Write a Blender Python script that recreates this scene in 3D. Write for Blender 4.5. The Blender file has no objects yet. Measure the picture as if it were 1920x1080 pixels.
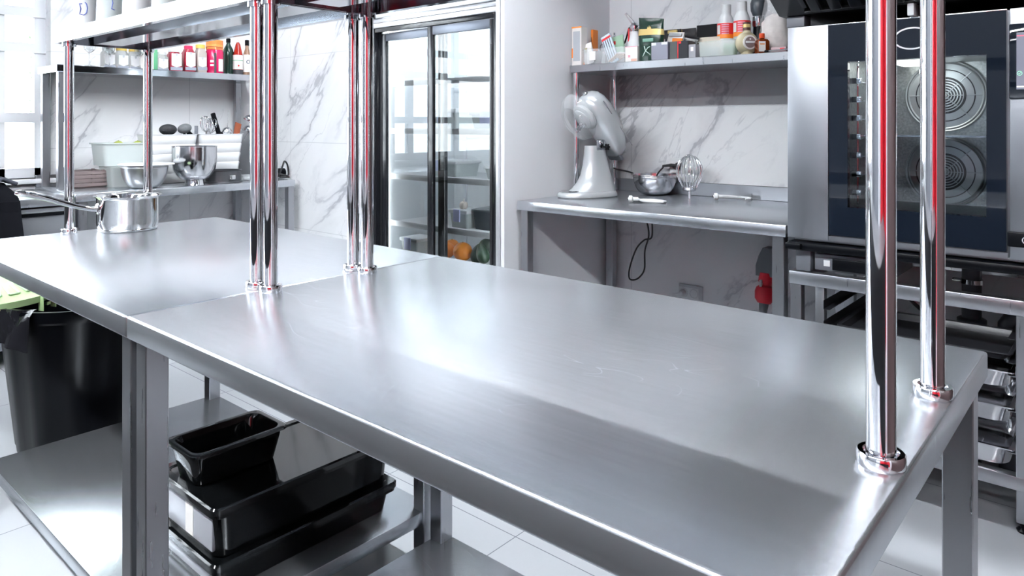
import bpy, bmesh, math, random
from mathutils import Vector, Matrix
random.seed(7)
PI = math.pi
C = bpy.context.scene.collection
SC = bpy.context.scene
# ------------------------------------------------------------------ measuring
F, H, EYE = 1345.0, 233.0, 1.26          # focal length in px, horizon row, eye height
RX, RY, FX, FY = .7545, .6564, -.6564, .7545
def at(px, py, X=None, Y=None, Z=None):
    """world point seen at a pixel, on the plane X, Y or Z = const"""
    u = (px-960)/F; v = (H-(py if py is not None else H))/F
    dx, dy, dz = RX*u+FX, RY*u+FY, v
    t = X/dx if X is not None else (Y/dy if Y is not None else (Z-EYE)/dz)
    return Vector((dx*t, dy*t, EYE+dz*t))
def dep(x, y): return FX*x+FY*y
def mpp(x, y): return dep(x, y)/F         # metres per pixel at a ground point
CAMROT = math.asin(.6564)
# ------------------------------------------------------------------ mesh builder
class B:
    def __init__(s): s.bm = bmesh.new(); s.M = Matrix.Identity(4)
    def _xf(s, vs):
        if s.M != Matrix.Identity(4): bmesh.ops.transform(s.bm, matrix=s.M, verts=vs)
    def set(s, M): s.M = M; return s
    def box(s, x0, y0, z0, x1, y1, z1, bev=0, seg=2):
        r = bmesh.ops.create_cube(s.bm, size=1)
        vs = r['verts']
        for v in vs:
            v.co = Vector(((x0+x1)/2+v.co.x*(x1-x0), (y0+y1)/2+v.co.y*(y1-y0), (z0+z1)/2+v.co.z*(z1-z0)))
        if bev:
            es = list({e for v in vs for e in v.link_edges})
            n0 = set(s.bm.verts)
            r = bmesh.ops.bevel(s.bm, geom=es, offset=bev, segments=seg, affect='EDGES', profile=.5)
            vs = list({v for f in r['faces'] for v in f.verts} | {v for v in vs if v.is_valid})
        s._xf(vs); return s
    def lathe(s, prof, seg=32, c=(0,0,0), ang=2*PI, cap=True):
        rings = []; allv = []
        full = abs(ang-2*PI) < 1e-6
        n = seg if full else seg+1
        for r, z in prof:
            if r < 1e-6:
                v = s.bm.verts.new((c[0], c[1], c[2]+z)); rings.append([v]); allv.append(v)
            else:
                ring = [s.bm.verts.new((c[0]+r*math.cos(ang*i/seg), c[1]+r*math.sin(ang*i/seg), c[2]+z)) for i in range(n)]
                rings.append(ring); allv += ring
        for a, b in zip(rings, rings[1:]):
            m = seg
            for i in range(m):
                j = (i+1) % n if full else i+1
                if len(a) == 1 and len(b) == 1: continue
                if len(a) == 1: s.bm.faces.new((a[0], b[j], b[i])) if False else s.bm.faces.new((a[0], b[i], b[j]))
                elif len(b) == 1: s.bm.faces.new((a[i], b[0], a[j]))
                else: s.bm.faces.new((a[i], b[i], b[j], a[j]))
        s._xf(allv); return s
    def tube(s, pts, r, seg=12, closed=False, cap=True):
        pts = [Vector(p) for p in pts]; n = len(pts)
        rad = r if isinstance(r, (list, tuple)) else [r]*n
        rings = []; allv = []
        t0 = (pts[1]-pts[0]).normalized()
        up = Vector((0,0,1)) if abs(t0.z) < .95 else Vector((1,0,0))
        nrm = t0.cross(up).normalized()
        for i, p in enumerate(pts):
            if closed: t = (pts[(i+1) % n]-pts[i-1]).normalized()
            elif i == 0: t = (pts[1]-pts[0]).normalized()
            elif i == n-1: t = (pts[-1]-pts[-2]).normalized()
            else: t = ((pts[i+1]-p).normalized()+(p-pts[i-1]).normalized()).normalized()
            nrm = (nrm-t*nrm.dot(t))
            nrm = nrm.normalized() if nrm.length > 1e-6 else t.orthogonal().normalized()
            b = t.cross(nrm)
            ring = [s.bm.verts.new(p+(nrm*math.cos(2*PI*k/seg)+b*math.sin(2*PI*k/seg))*rad[i]) for k in range(seg)]
            rings.append(ring); allv += ring
        prs = list(zip(rings, rings[1:]))
        if closed: prs.append((rings[-1], rings[0]))
        for a, b in prs:
            for k in range(seg):
                s.bm.faces.new((a[k], a[(k+1) % seg], b[(k+1) % seg], b[k]))
        if cap and not closed:
            s.bm.faces.new(rings[0][::-1]); s.bm.faces.new(rings[-1])
        s._xf(allv); return s
    def cyl(s, p0, p1, r, seg=20, r2=None): return s.tube([p0, p1], [r, r if r2 is None else r2], seg)
    def ell(s, c, r, u=20, v=12, M=None):
        q = bmesh.ops.create_uvsphere(s.bm, u_segments=u, v_segments=v, radius=1)
        for w in q['verts']:
            co = Vector((w.co.x*r[0], w.co.y*r[1], w.co.z*r[2]))
            if M: co = M @ co
            w.co = co+Vector(c)
        s._xf(q['verts']); return s
    def prism(s, poly, a, b, axis='z'):
        """poly 2D points; extruded from a to b along axis (z: xy poly, y: xz poly, x: yz poly)"""
        def P(p, h): return {'z': (p[0], p[1], h), 'y': (p[0], h, p[1]), 'x': (h, p[0], p[1])}[axis]
        A = [s.bm.verts.new(P(p, a)) for p in poly]; D = [s.bm.verts.new(P(p, b)) for p in poly]
        n = len(poly)
        s.bm.faces.new(A); s.bm.faces.new(D[::-1])
        for i in range(n): s.bm.faces.new((A[i], D[i], D[(i+1) % n], A[(i+1) % n]))
        s._xf(A+D); return s
    def loft(s, rings, cap=(True, True), close=True):
        R = [[s.bm.verts.new(p) for p in r] for r in rings]
        for a, b in zip(R, R[1:]):
            m = len(a)
            for i in range(m if close else m-1):
                s.bm.faces.new((a[i], b[i], b[(i+1) % m], a[(i+1) % m]))
        if cap[0]: s.bm.faces.new(R[0])
        if cap[1]: s.bm.faces.new(R[-1][::-1])
        s._xf([v for r in R for v in r]); return s
    def to(s, name, mat, parent=None, ang=35, loc=None, rotz=0, fix=True):
        if fix: bmesh.ops.recalc_face_normals(s.bm, faces=s.bm.faces)
        me = bpy.data.meshes.new(name); s.bm.to_mesh(me); s.bm.free()
        for p in me.polygons: p.use_smooth = True
        me.set_sharp_from_angle(angle=math.radians(ang))
        me.materials.append(mat)
        o = bpy.data.objects.new(name, me); C.objects.link(o)
        if parent: o.parent = parent
        if loc is not None: o.location = loc
        o.rotation_euler = (0, 0, rotz)
        return o
def rrect(x0, y0, x1, y1, r, z, n=5):
    out = []
    for cx, cy, a0 in ((x1-r, y1-r, 0), (x0+r, y1-r, PI/2), (x0+r, y0+r, PI), (x1-r, y0+r, 1.5*PI)):
        for k in range(n+1):
            a = a0+PI/2*k/n; out.append((cx+r*math.cos(a), cy+r*math.sin(a), z))
    return out
def tag(o, label, cat, group=None):
    o['label'] = label; o['category'] = cat
    if group: o['group'] = group
    return o
def thing(name, label, cat, loc=(0,0,0), rotz=0, group=None):
    o = bpy.data.objects.new(name, None); C.objects.link(o)
    o.empty_display_size = .05
    o.location = loc; o.rotation_euler = (0, 0, rotz)
    return tag(o, label, cat, group)
def struct(o): o['kind'] = 'structure'; return o
def dup(root, loc, rotz, label, group=None):
    r = root.copy(); C.objects.link(r); r.location = loc; r.rotation_euler = (0, 0, rotz)
    r['label'] = label
    if group: r['group'] = group
    for ch in list(root.children):
        c = ch.copy(); C.objects.link(c); c.parent = r
        for g in list(ch.children):
            d = g.copy(); C.objects.link(d); d.parent = c
    return r
# ------------------------------------------------------------------ materials
def mat(name, col, rough=.5, metal=0, bump=0, bscale=40, trans=0, alpha=1, coat=0, emis=None, es=0, ior=None, rvar=0, cvar=0, stretch=(1,1,1), spec=None):
    m = mat_(name, col, rough, metal, bump, bscale, trans, alpha, coat, emis, es, ior, rvar, cvar, stretch)
    if spec is not None: m.node_tree.nodes['Principled BSDF'].inputs['Specular IOR Level'].default_value = spec
    return m
def mat_(name, col, rough=.5, metal=0, bump=0, bscale=40, trans=0, alpha=1, coat=0, emis=None, es=0, ior=None, rvar=0, cvar=0, stretch=(1,1,1)):
    m = bpy.data.materials.new(name); m.use_nodes = True
    nt = m.node_tree; b = nt.nodes['Principled BSDF']
    b.inputs['Base Color'].default_value = (*col, 1)
    b.inputs['Roughness'].default_value = rough
    b.inputs['Metallic'].default_value = metal
    if trans: b.inputs['Transmission Weight'].default_value = trans
    if alpha < 1: b.inputs['Alpha'].default_value = alpha
    if coat: b.inputs['Coat Weight'].default_value = coat; b.inputs['Coat Roughness'].default_value = .05
    if ior: b.inputs['IOR'].default_value = ior
    if emis: b.inputs['Emission Color'].default_value = (*emis, 1); b.inputs['Emission Strength'].default_value = es
    if bump or rvar or cvar:
        tc = nt.nodes.new('ShaderNodeTexCoord'); mp = nt.nodes.new('ShaderNodeMapping')
        mp.inputs['Scale'].default_value = stretch
        n = nt.nodes.new('ShaderNodeTexNoise'); n.inputs['Scale'].default_value = bscale; n.inputs['Detail'].default_value = 4
        nt.links.new(tc.outputs['Object'], mp.inputs['Vector']); nt.links.new(mp.outputs['Vector'], n.inputs['Vector'])
        if bump:
            bp = nt.nodes.new('ShaderNodeBump'); bp.inputs['Strength'].default_value = bump; bp.inputs['Distance'].default_value = .002
            nt.links.new(n.outputs['Fac'], bp.inputs['Height']); nt.links.new(bp.outputs['Normal'], b.inputs['Normal'])
        if rvar:
            mr = nt.nodes.new('ShaderNodeMapRange'); mr.inputs['From Min'].default_value = .3; mr.inputs['From Max'].default_value = .7
            mr.inputs['To Min'].default_value = max(.02, rough-rvar); mr.inputs['To Max'].default_value = rough+rvar
            nt.links.new(n.outputs['Fac'], mr.inputs['Value']); nt.links.new(mr.outputs['Result'], b.inputs['Roughness'])
        if cvar:
            mr = nt.nodes.new('ShaderNodeMapRange'); mr.inputs['From Min'].default_value = .3; mr.inputs['From Max'].default_value = .7
            mr.inputs['To Min'].default_value = 1-cvar; mr.inputs['To Max'].default_value = 1+cvar
            vm = nt.nodes.new('ShaderNodeVectorMath'); vm.operation = 'SCALE'; vm.inputs[0].default_value = col
            nt.links.new(n.outputs['Fac'], mr.inputs['Value']); nt.links.new(mr.outputs['Result'], vm.inputs['Scale'])
            nt.links.new(vm.outputs['Vector'], b.inputs['Base Color'])
    return m
def table_steel():
    m = mat('table_steel', (.65,.68,.72), .30, .94)
    nt = m.node_tree; b = nt.nodes['Principled BSDF']; L = nt.links.new
    tc = nt.nodes.new('ShaderNodeTexCoord')
    def noise(scale, st, dist=0, det=4):
        mp = nt.nodes.new('ShaderNodeMapping'); mp.inputs['Scale'].default_value = st
        n = nt.nodes.new('ShaderNodeTexNoise'); n.inputs['Scale'].default_value = scale; n.inputs['Detail'].default_value = det
        n.inputs['Distortion'].default_value = dist
        L(tc.outputs['Object'], mp.inputs['Vector']); L(mp.outputs['Vector'], n.inputs['Vector']); return n
    grain = noise(60, (1, 14, 1)); cloud = noise(3.0, (1,1,1), .3, 3)
    mr = nt.nodes.new('ShaderNodeMapRange'); mr.inputs['From Min'].default_value = .32; mr.inputs['From Max'].default_value = .68
    mr.inputs['To Min'].default_value = .24; mr.inputs['To Max'].default_value = .31
    L(cloud.outputs['Fac'], mr.inputs['Value']); b.inputs['Roughness'].default_value = .27
    # long hair-line scratches: thin bands of two distorted noises
    sc = noise(9, (.5, 1.3, 1), .6, 1)
    a = nt.nodes.new('ShaderNodeMath'); a.operation = 'SUBTRACT'; a.inputs[1].default_value = .5; L(sc.outputs['Fac'], a.inputs[0])
    ab = nt.nodes.new('ShaderNodeMath'); ab.operation = 'ABSOLUTE'; L(a.outputs[0], ab.inputs[0])
    lt = nt.nodes.new('ShaderNodeMath'); lt.operation = 'LESS_THAN'; lt.inputs[1].default_value = .0017; L(ab.outputs[0], lt.inputs[0])
    ad = nt.nodes.new('ShaderNodeMath'); ad.operation = 'ADD'; 
    mu = nt.nodes.new('ShaderNodeMath'); mu.operation = 'MULTIPLY'; mu.inputs[1].default_value = 0; L(lt.outputs[0], mu.inputs[0])
    L(grain.outputs['Fac'], ad.inputs[0]); L(mu.outputs[0], ad.inputs[1])
    bp = nt.nodes.new('ShaderNodeBump'); bp.inputs['Strength'].default_value = .03; bp.inputs['Distance'].default_value = .001
    L(ad.outputs[0], bp.inputs['Height']); L(bp.outputs['Normal'], b.inputs['Normal'])
    cr = nt.nodes.new('ShaderNodeMapRange'); cr.inputs['To Min'].default_value = .95; cr.inputs['To Max'].default_value = 1.05
    L(cloud.outputs['Fac'], cr.inputs['Value'])
    # fine brushed streaks and pale hair-line scratches (surface marks)
    st_ = noise(7, (1.2, 16, 1), .2, 5)
    sr = nt.nodes.new('ShaderNodeMapRange'); sr.inputs['From Min'].default_value = .3; sr.inputs['From Max'].default_value = .7
    sr.inputs['To Min'].default_value = .955; sr.inputs['To Max'].default_value = 1.04; L(st_.outputs['Fac'], sr.inputs['Value'])
    ms = noise(3.1, (1,1,1), .2, 2); gt = nt.nodes.new('ShaderNodeMath'); gt.operation = 'GREATER_THAN'; gt.inputs[1].default_value = .57; L(ms.outputs['Fac'], gt.inputs[0])
    s1 = nt.nodes.new('ShaderNodeMath'); s1.operation = 'MULTIPLY'; L(lt.outputs[0], s1.inputs[0]); L(gt.outputs[0], s1.inputs[1])
    s2 = nt.nodes.new('ShaderNodeMath'); s2.operation = 'MULTIPLY_ADD'; s2.inputs[1].default_value = .30; L(s1.outputs[0], s2.inputs[0]); L(sr.outputs['Result'], s2.inputs[2])
    s3 = nt.nodes.new('ShaderNodeMath'); s3.operation = 'MULTIPLY'; L(s2.outputs[0], s3.inputs[0]); L(cr.outputs['Result'], s3.inputs[1])
    vm = nt.nodes.new('ShaderNodeVectorMath'); vm.operation = 'SCALE'; vm.inputs[0].default_value = (.65,.68,.72)
    L(s3.outputs[0], vm.inputs['Scale']); L(vm.outputs['Vector'], b.inputs['Base Color'])
    return m
def marble(name, tile, off, axis, off3=(0,0,0)):
    """white marble slabs with grey veins and hair joints; axis: the horizontal axis of the wall"""
    m = mat(name, (.8,.82,.85), .16); nt = m.node_tree; b = nt.nodes['Principled BSDF']; L = nt.links.new
    tc = nt.nodes.new('ShaderNodeTexCoord')
    mp = nt.nodes.new('ShaderNodeMapping'); mp.vector_type = 'TEXTURE'
    mp.inputs['Rotation'].default_value = (0, -.85, 0) if axis == 'X' else (.85, 0, 0)
    mp.inputs['Scale'].default_value = (1.9, 1, .75) if axis == 'X' else (1, 1.9, .75)
    mp.inputs['Location'].default_value = off3
    L(tc.outputs['Object'], mp.inputs['Vector'])
    def mth(op, a, bb=None, c=None):
        n = nt.nodes.new('ShaderNodeMath'); n.operation = op
        for i, v in enumerate((a, bb, c)):
            if v is None: continue
            if isinstance(v, (int, float)): n.inputs[i].default_value = v
            else: L(v, n.inputs[i])
        return n.outputs[0]
    def vein(scale, width, dist, seed):
        n = nt.nodes.new('ShaderNodeTexNoise'); n.noise_dimensions = '4D'; n.inputs['W'].default_value = seed
        n.inputs['Scale'].default_value = scale; n.inputs['Detail'].default_value = 6; n.inputs['Roughness'].default_value = .55
        n.inputs['Distortion'].default_value = dist; L(mp.outputs['Vector'], n.inputs['Vector'])
        r = mth('ABSOLUTE', mth('SUBTRACT', n.outputs['Fac'], .5))
        return mth('SUBTRACT', 1, mth('MINIMUM', mth('DIVIDE', r, width), 1))
    msk = nt.nodes.new('ShaderNodeTexNoise'); msk.inputs['Scale'].default_value = 1.6; L(mp.outputs['Vector'], msk.inputs['Vector'])
    k = nt.nodes.new('ShaderNodeMapRange'); k.inputs['From Min'].default_value = .43; k.inputs['From Max'].default_value = .60
    L(msk.outputs['Fac'], k.inputs['Value'])
    v1 = mth('MULTIPLY', mth('MULTIPLY', vein(1.25, .014, .8, 2.3), k.outputs['Result']), 1.0)
    v2 = mth('MULTIPLY', mth('MULTIPLY', vein(1.6, .006, .9, 7.7), k.outputs['Result']), .5)
    v3 = mth('MULTIPLY', mth('MULTIPLY', vein(1.25, .055, .8, 2.3), k.outputs['Result']), .38)
    v = mth('MINIMUM', mth('ADD', mth('ADD', v1, v2), v3), 1)
    sp = nt.nodes.new('ShaderNodeSeparateXYZ'); L(tc.outputs['Object'], sp.inputs[0])
    def seam(o, size, offs):
        f = mth('FRACT', mth('ADD', mth('DIVIDE', mth('SUBTRACT', o, offs), size), 100))
        return mth('LESS_THAN', mth('MINIMUM', f, mth('SUBTRACT', 1, f)), .0022/size)
    s = mth('MAXIMUM', seam(sp.outputs[axis], tile[0], off[0]), seam(sp.outputs['Z'], tile[1], off[1]))
    mx = nt.nodes.new('ShaderNodeMix'); mx.data_type = 'RGBA'; L(mth('MULTIPLY', v, .75), mx.inputs['Factor'])
    mx.inputs['A'].default_value = (.86,.88,.905,1); mx.inputs['B'].default_value = (.36,.38,.43,1)
    m2 = nt.nodes.new('ShaderNodeMix'); m2.data_type = 'RGBA'; L(mth('MULTIPLY', s, .5), m2.inputs['Factor'])
    L(mx.outputs['Result'], m2.inputs['A']); m2.inputs['B'].default_value = (.5,.52,.55,1)
    L(m2.outputs['Result'], b.inputs['Base Color']); return m
def floor_mat():
    m = mat('floor_tile', (.66,.69,.73), .10); nt = m.node_tree; b = nt.nodes['Principled BSDF']; L = nt.links.new
    tc = nt.nodes.new('ShaderNodeTexCoord'); mp = nt.nodes.new('ShaderNodeMapping')
    mp.inputs['Location'].default_value = (.23, .14, 0); L(tc.outputs['Object'], mp.inputs['Vector'])
    br = nt.nodes.new('ShaderNodeTexBrick'); br.offset = 0
    br.inputs['Color1'].default_value = (.50,.525,.56,1); br.inputs['Color2'].default_value = (.47,.495,.53,1)
    br.inputs['Mortar'].default_value = (.22,.23,.26,1); br.inputs['Scale'].default_value = 1
    br.inputs['Mortar Size'].default_value = .0018; br.inputs['Brick Width'].default_value = .6; br.inputs['Row Height'].default_value = .6
    L(mp.outputs['Vector'], br.inputs['Vector']); L(br.outputs['Color'], b.inputs['Base Color']); return m
STEEL = table_steel()
BRUSH = mat('brushed_steel', (.42,.43,.455), .30, .97, bump=.006, bscale=90, stretch=(1,1,.06), rvar=.03)
PANEL = mat('satin_steel', (.31,.32,.345), .36, .95, bump=.004, bscale=80, stretch=(1,1,.08), rvar=.03)
CHROME = mat('polished_steel', (.80,.80,.82), .045, 1)
BOWL = mat('bowl_steel', (.72,.72,.74), .12, 1, rvar=.04, bscale=20)
MIRROR = mat('shelf_steel', (.62,.64,.67), .10, 1, rvar=.03, bscale=6)
WHITE = mat('white_plastic', (.74,.76,.78), .35)
PAINT = mat('white_paint', (.84,.86,.90), .30, coat=.4)
CEIL = mat('ceiling_grey', (.50,.53,.57), .8)
BLACK = mat('black_plastic', (.003,.0035,.005), .32, spec=.12)
BLKTUB = mat('black_tub_plastic', (.003,.0035,.004), .12, spec=.22)
BLKGL = mat('black_gloss_plastic', (.003,.0035,.004), .06)
BLKMET = mat('black_powder_metal', (.022,.023,.028), .35)
DARKGL = mat('dark_door_glass', (.008,.012,.020), .03, spec=.38)
GREYPL = mat('grey_plastic', (.13,.14,.16), .4)
PIPE = mat('pipe_grey_plastic', (.045,.05,.065), .35)
GLASS = mat('clear_glass', (.96,.985,.985), .0, trans=1, ior=1.45)
TINT = mat('tinted_glass', (.70,.76,.80), .0, trans=1, ior=1.45)
CLEARPL = mat('clear_plastic', (.86,.90,.93), .08, alpha=.26)
GUARD = mat('guard_clear', (.86,.90,.93), .05, alpha=.13)
FILM = mat('clear_film', (.88,.90,.92), .12, alpha=.22, bump=1, bscale=20)
WALLB = mat('front_wall_grey', (.13,.14,.16), .6)
MILKPL = mat('milky_plastic', (.68,.745,.745), .3, trans=.0, alpha=.72)
RUBBER = mat('black_rubber', (.01,.01,.012), .5)
SILVER = mat('silver_lacquer', (.56,.59,.61), .27, .35, coat=.6)
RED = mat('red_lacquer', (.75,.01,.03), .4)
def col(n, c, r=.45, **k): return mat(n, c, r, **k)

def M_(n, *a, **k):
    return bpy.data.materials.get(n) or mat(n, *a, **k)
# ================================================================== the room
XW, YB, YF_, XR, ZC = -5.05, 3.55, -2.8, 2.6, 3.3
MARB_L = marble('marble_left', (1.2, .6), (2.33, 1.71), 'Y')
MARB_B = marble('marble_back', (1.2, 1.2), (-2.183, 1.355), 'X', (.35, 0, .2))
MARB_C = marble('marble_corner', (1.2, .6), (-4.51, 1.735), 'X')
struct(B().box(XW-.3, YF_-.3, -.1, XR+.3, YB+.3, 0).to('floor', floor_mat()))
struct(B().box(XW-.3, YF_-.3, ZC, XR+.3, YB+.3, ZC+.1).to('ceiling', CEIL))
WY0, WY1, WZ0, WZ1 = -2.0, 1.47, .93, 2.95
w = B(); t = .25
w.box(XW-t, YF_, 0, XW, YB, WZ0); w.box(XW-t, YF_, WZ1, XW, YB, ZC)
w.box(XW-t, YF_, WZ0, XW, WY0, WZ1); w.box(XW-t, WY1, WZ0, XW, YB, WZ1)
struct(w.to('wall_left', MARB_L))
struct(B().box(-2.33, YB, 0, XR, YB+.2, ZC).to('wall_back', MARB_B))
YC = 2.80
struct(B().box(XW, YC, 0, -3.385, YC+.2, ZC).to('wall_corner', MARB_C))
YFR = 2.62                                   # front of the fridge and of the pier beside it
FX0, FX1 = -3.366, -2.36
w = B(); w.box(-2.352, YFR, 0, -2.33, YB, ZC); w.box(-3.385, YC+.6, 0, -2.352, YB+.2, ZC)
w.box(-3.385, YC+.02, 0, -3.37, YB, ZC); w.box(-3.37, YFR+.03, 2.0, -2.352, YC+.6, ZC)
struct(w.to('wall_pier', PAINT))
w = B()
w.box(XR, YF_, 0, XR+.2, YB, ZC); struct(w.to('wall_right', PAINT))
w = B()
w.box(XW, YF_-.2, 0, XR, YF_, ZC)
struct(w.to('wall_front', WALLB))
# windows
FRM = mat('window_frame_white', (.80,.83,.87), .3)
def window(name, horiz, a0, a1, z0, z1, pos, muls, trans):
    w = B(); d = .05
    def bar(p0, p1, q0, q1, t=d):
        if horiz: w.box(p0, pos-t/2, q0, p1, pos+t/2, q1)
        else: w.box(pos-t/2, p0, q0, pos+t/2, p1, q1)
    bar(a0, a1, z0, z0+.06); bar(a0, a1, z1-.06, z1); bar(a0, a0+.06, z0, z1); bar(a1-.06, a1, z0, z1)
    for m in muls: bar(m-.035, m+.035, z0, z1)
    for z in trans: bar(a0, a1, z-.03, z+.03, .07)
    o = struct(w.to(name, FRM))
    g = B()
    if horiz: g.box(a0+.05, pos-.004, z0+.05, a1-.05, pos+.004, z1-.05)
    else: g.box(pos-.004, a0+.05, z0+.05, pos+.004, a1-.05, z1-.05)
    p = g.to('window_pane', GLASS, o)
    return o
window('window_1', False, WY0, WY1, WZ0, WZ1, XW-.12, [-1.3, -.55, .2, .86, 1.22], [1.30, 1.73, 1.95])
struct(B().box(-4.9, -1.15, 0, 1.0, -.30, .90, .01).to('unseen_dark_counter', mat('counter_dark', (.05,.052,.06), .5))); struct(B().box(-3.1, -.29, 0, .9, .46, .012, .004).to('floor_mat', mat('unseen_mat_dark', (.03,.03,.034), .7))); struct(B().box(.95, .2, 0, 1.6, 3.5, 1.95, .01).to('unseen_dark_cabinet', mat('cabinet_dark', (.075,.045,.045), .45)))  # unseen dark counter, floor mat and cabinet, added to darken reflections in the steel
struct(B().box(XW-.20, WY0-.02, WZ0-.03, XW+.04, WY1+.02, WZ0, .006).to('trim_1', FRM))
# red door on the wall behind the photographer
REDD = mat('red_door_paint', (.40,.006,.015), .45)
struct(B().box(.5, YF_, 0, XR-.01, YF_+.05, 2.5, .01).box(XR-.06, YF_+.05, 0, XR-.01, -1.3, 2.5, .01).to('wall_red_panel', REDD))
d = struct(B().box(-.65, YF_, 0, .35, YF_+.05, 2.2, .01).to('door_1', PAINT))
B().cyl((-.55, YF_+.10, 1.0), (-.42, YF_+.10, 1.0), .011).cyl((-.55, YF_+.04, 1.0), (-.55, YF_+.11, 1.0), .012).to('door_handle', CHROME, d)
# skirting under the back bench
struct(B().box(-2.33, YB-.012, 0, XR, YB, .09).to('baseboard_back', PAINT))
# ------------------------------------------------------------------ steel tables with over-shelves
def leg_part(p, x, y, z0, z1, w=.045, name='leg', m=None):
    o = B().box(x, y, z0+.03, x+w, y+w, z1, .002, 1).to(name, m or BRUSH, p)
    B().lathe([(0,0),(.02,0),(.022,.006),(.012,.014),(.012,.032),(0,.032)], 16, (x+w/2, y+w/2, 0)).to('foot', BLACK, o)
    return o
def prep_table(name, label, x0, x1, y0, y1, zt, zs, lip=.045, sx0=None, sx1=None, sy0=.645):
    t = thing(name, label, 'table', ((x0+x1)/2, (y0+y1)/2, 0)); ox, oy = (x0+x1)/2, (y0+y1)/2
    X0, X1, Y0, Y1 = x0-ox, x1-ox, y0-oy, y1-oy
    b = B().box(X0, Y0, zt-lip, X1, Y1, zt, .005, 3)
    b.to('tabletop', STEEL, t)
    for x in (X0+.012, X1-.057):
        for y in (Y0+.014, Y1-.059):
            leg_part(t, x, y, 0, zt-lip)
    a0, a1, c0, c1 = X0+.015, X1-.02, sy0-oy, Y1-.012
    b = B().box(a0, c0, zs-.038, a1, c1, zs, .003, 2)
    b.to('lower_shelf', STEEL, t)
    return t
L_TAB = prep_table('prep_table', 'long stainless steel work table on the left, under the saucepan', -2.85, -1.5105, .57, 1.428, .88, .158)
R_TAB = prep_table('prep_table', 'large empty stainless steel work table in the foreground', -1.5085, -.187, .57, 1.428, .88, .098)
def over_shelf(label, x0, x1, poles):
    ox = (x0+x1)/2; t = thing('over_shelf', label, 'shelf', (ox, 1.008, .88)); oy = 1.008; zb, zt = 1.544-.88, 1.587-.88
    y0, y1 = .845-oy, 1.172-oy; a0, a1 = x0-ox, x1-ox
    b = B(); b.box(a0, y0, zt-.0025, a1, y1, zt, .001, 1)
    for p in ((a0, y0, a1, y0+.002), (a0, y1-.002, a1, y1), (a0, y0+.002, a0+.002, y1-.002), (a1-.002, y0+.002, a1, y1-.002)):
        b.box(p[0], p[1], zb, p[2], p[3], zt-.0025)
    for p in ((a0+.002, y0+.002, a1-.002, y0+.020), (a0+.002, y1-.020, a1-.002, y1-.002)):   # returned lips
        b.box(p[0], p[1], zb, p[2], p[3], zb+.002)
    b.box(a0+.03, -.045, zb+.004, a1-.03, .045, zt-.003)          # stiffening channel under the board
    b.to('shelf_board', MIRROR, t)
    for (px, py) in poles:
        x, y = px-ox, py-oy
        q = B().cyl((x, y, .004), (x, y, zt-.004), .0155, 28).to('pole', CHROME, t)
        B().lathe([(.0165,0),(.0245,0),(.0255,.002),(.0255,.013),(.024,.0155),(.019,.0155),(.0175,.012),(.0165,0)], 32, (x, y, 0)).to('pole_collar', CHROME, t)
        B().lathe([(.0165,0),(.022,0),(.022,.012),(.0165,.012),(.0165,0)], 28, (x, y, zb-.012)).to('pole_collar', CHROME, t)
    return t
over_shelf('polished steel over-shelf on four chrome poles on the left table, holding plastic tubs', -2.866, -1.522,
    ((-2.822,.878),(-2.822,1.144),(-1.547,.872),(-1.547,1.144)))
over_shelf('polished steel over-shelf on four chrome poles on the large foreground table, no goods on it', -1.509, -.18,
    ((-1.487,.872),(-1.487,1.144),(-.215,.875),(-.215,1.144)))
# ------------------------------------------------------------------ back bench with wall shelf
def bench(name, label, x0, x1, y0, y1, zt, legs, splash=None, lip=.045):
    t = thing(name, label, 'table', ((x0+x1)/2, (y0+y1)/2, 0)); ox, oy = (x0+x1)/2, (y0+y1)/2
    b = B().box(x0-ox, y0-oy, zt-lip, x1-ox, y1-oy, zt, .003, 2); b.to('tabletop', STEEL, t)
    if splash:
        B().box(splash[0]-ox, splash[1]-oy, zt, splash[2]-ox, splash[3]-oy, zt+.07, .002, 1).to('upstand', BRUSH, t)
    for x, y in legs: leg_part(t, x-ox, y-oy, 0, zt-lip)
    return t
bench('wall_bench', 'stainless steel bench against the back wall, carrying the stand mixer', -2.322, -.992, 2.705, 3.545, .88,
      ((-2.31,2.72),(-1.05,2.72),(-2.31,3.48),(-1.05,3.48)), (-2.322,3.525,-.992,3.545))
def wall_shelf(label, x0, x1, y0, y1, zt, th, posts, zp, rnd, m=BRUSH):
    ox, oy = (x0+x1)/2, (y0+y1)/2
    t = thing('raised_shelf', label, 'shelf', (ox, oy, zp))
    B().box(x0-ox, y0-oy, zt-th-zp, x1-ox, y1-oy, zt-zp, .002, 1).to('shelf_board', m, t)
    for x, y in posts:
        if rnd: B().cyl((x-ox, y-oy, 0), (x-ox, y-oy, zt-th-zp), .0165, 24).to('post', CHROME, t)
        else: B().box(x-ox-.02, y-oy-.02, 0, x-ox+.02, y-oy+.02, zt-th-zp, .002, 1).to('post', BRUSH, t)
    return t
wall_shelf('raised steel shelf over the back bench, crowded with packets and bottles', -2.305, -.985, 3.12, 3.545, 1.576, .038,
     ((-2.28,3.15),(-2.265,3.50),(-1.01,3.50)), .88, True)
# left counter and its raised shelf
bench('wall_bench', 'stainless steel counter along the left wall under the jar shelf', -5.045, -4.35, 1.385, 2.735, .88,
      ((-4.40,1.40),(-4.40,2.685),(-5.03,1.40),(-5.03,2.64)), (-5.045,1.385,-5.03,2.735))
wall_shelf('raised steel shelf above the left counter, holding a row of jars and bottles', -5.045, -4.70, 1.40, 2.735, 1.607, .042,
     ((-4.73,2.70),(-5.01,2.665),(-4.73,1.43),(-5.01,1.43)), .88, False, MIRROR)
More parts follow.
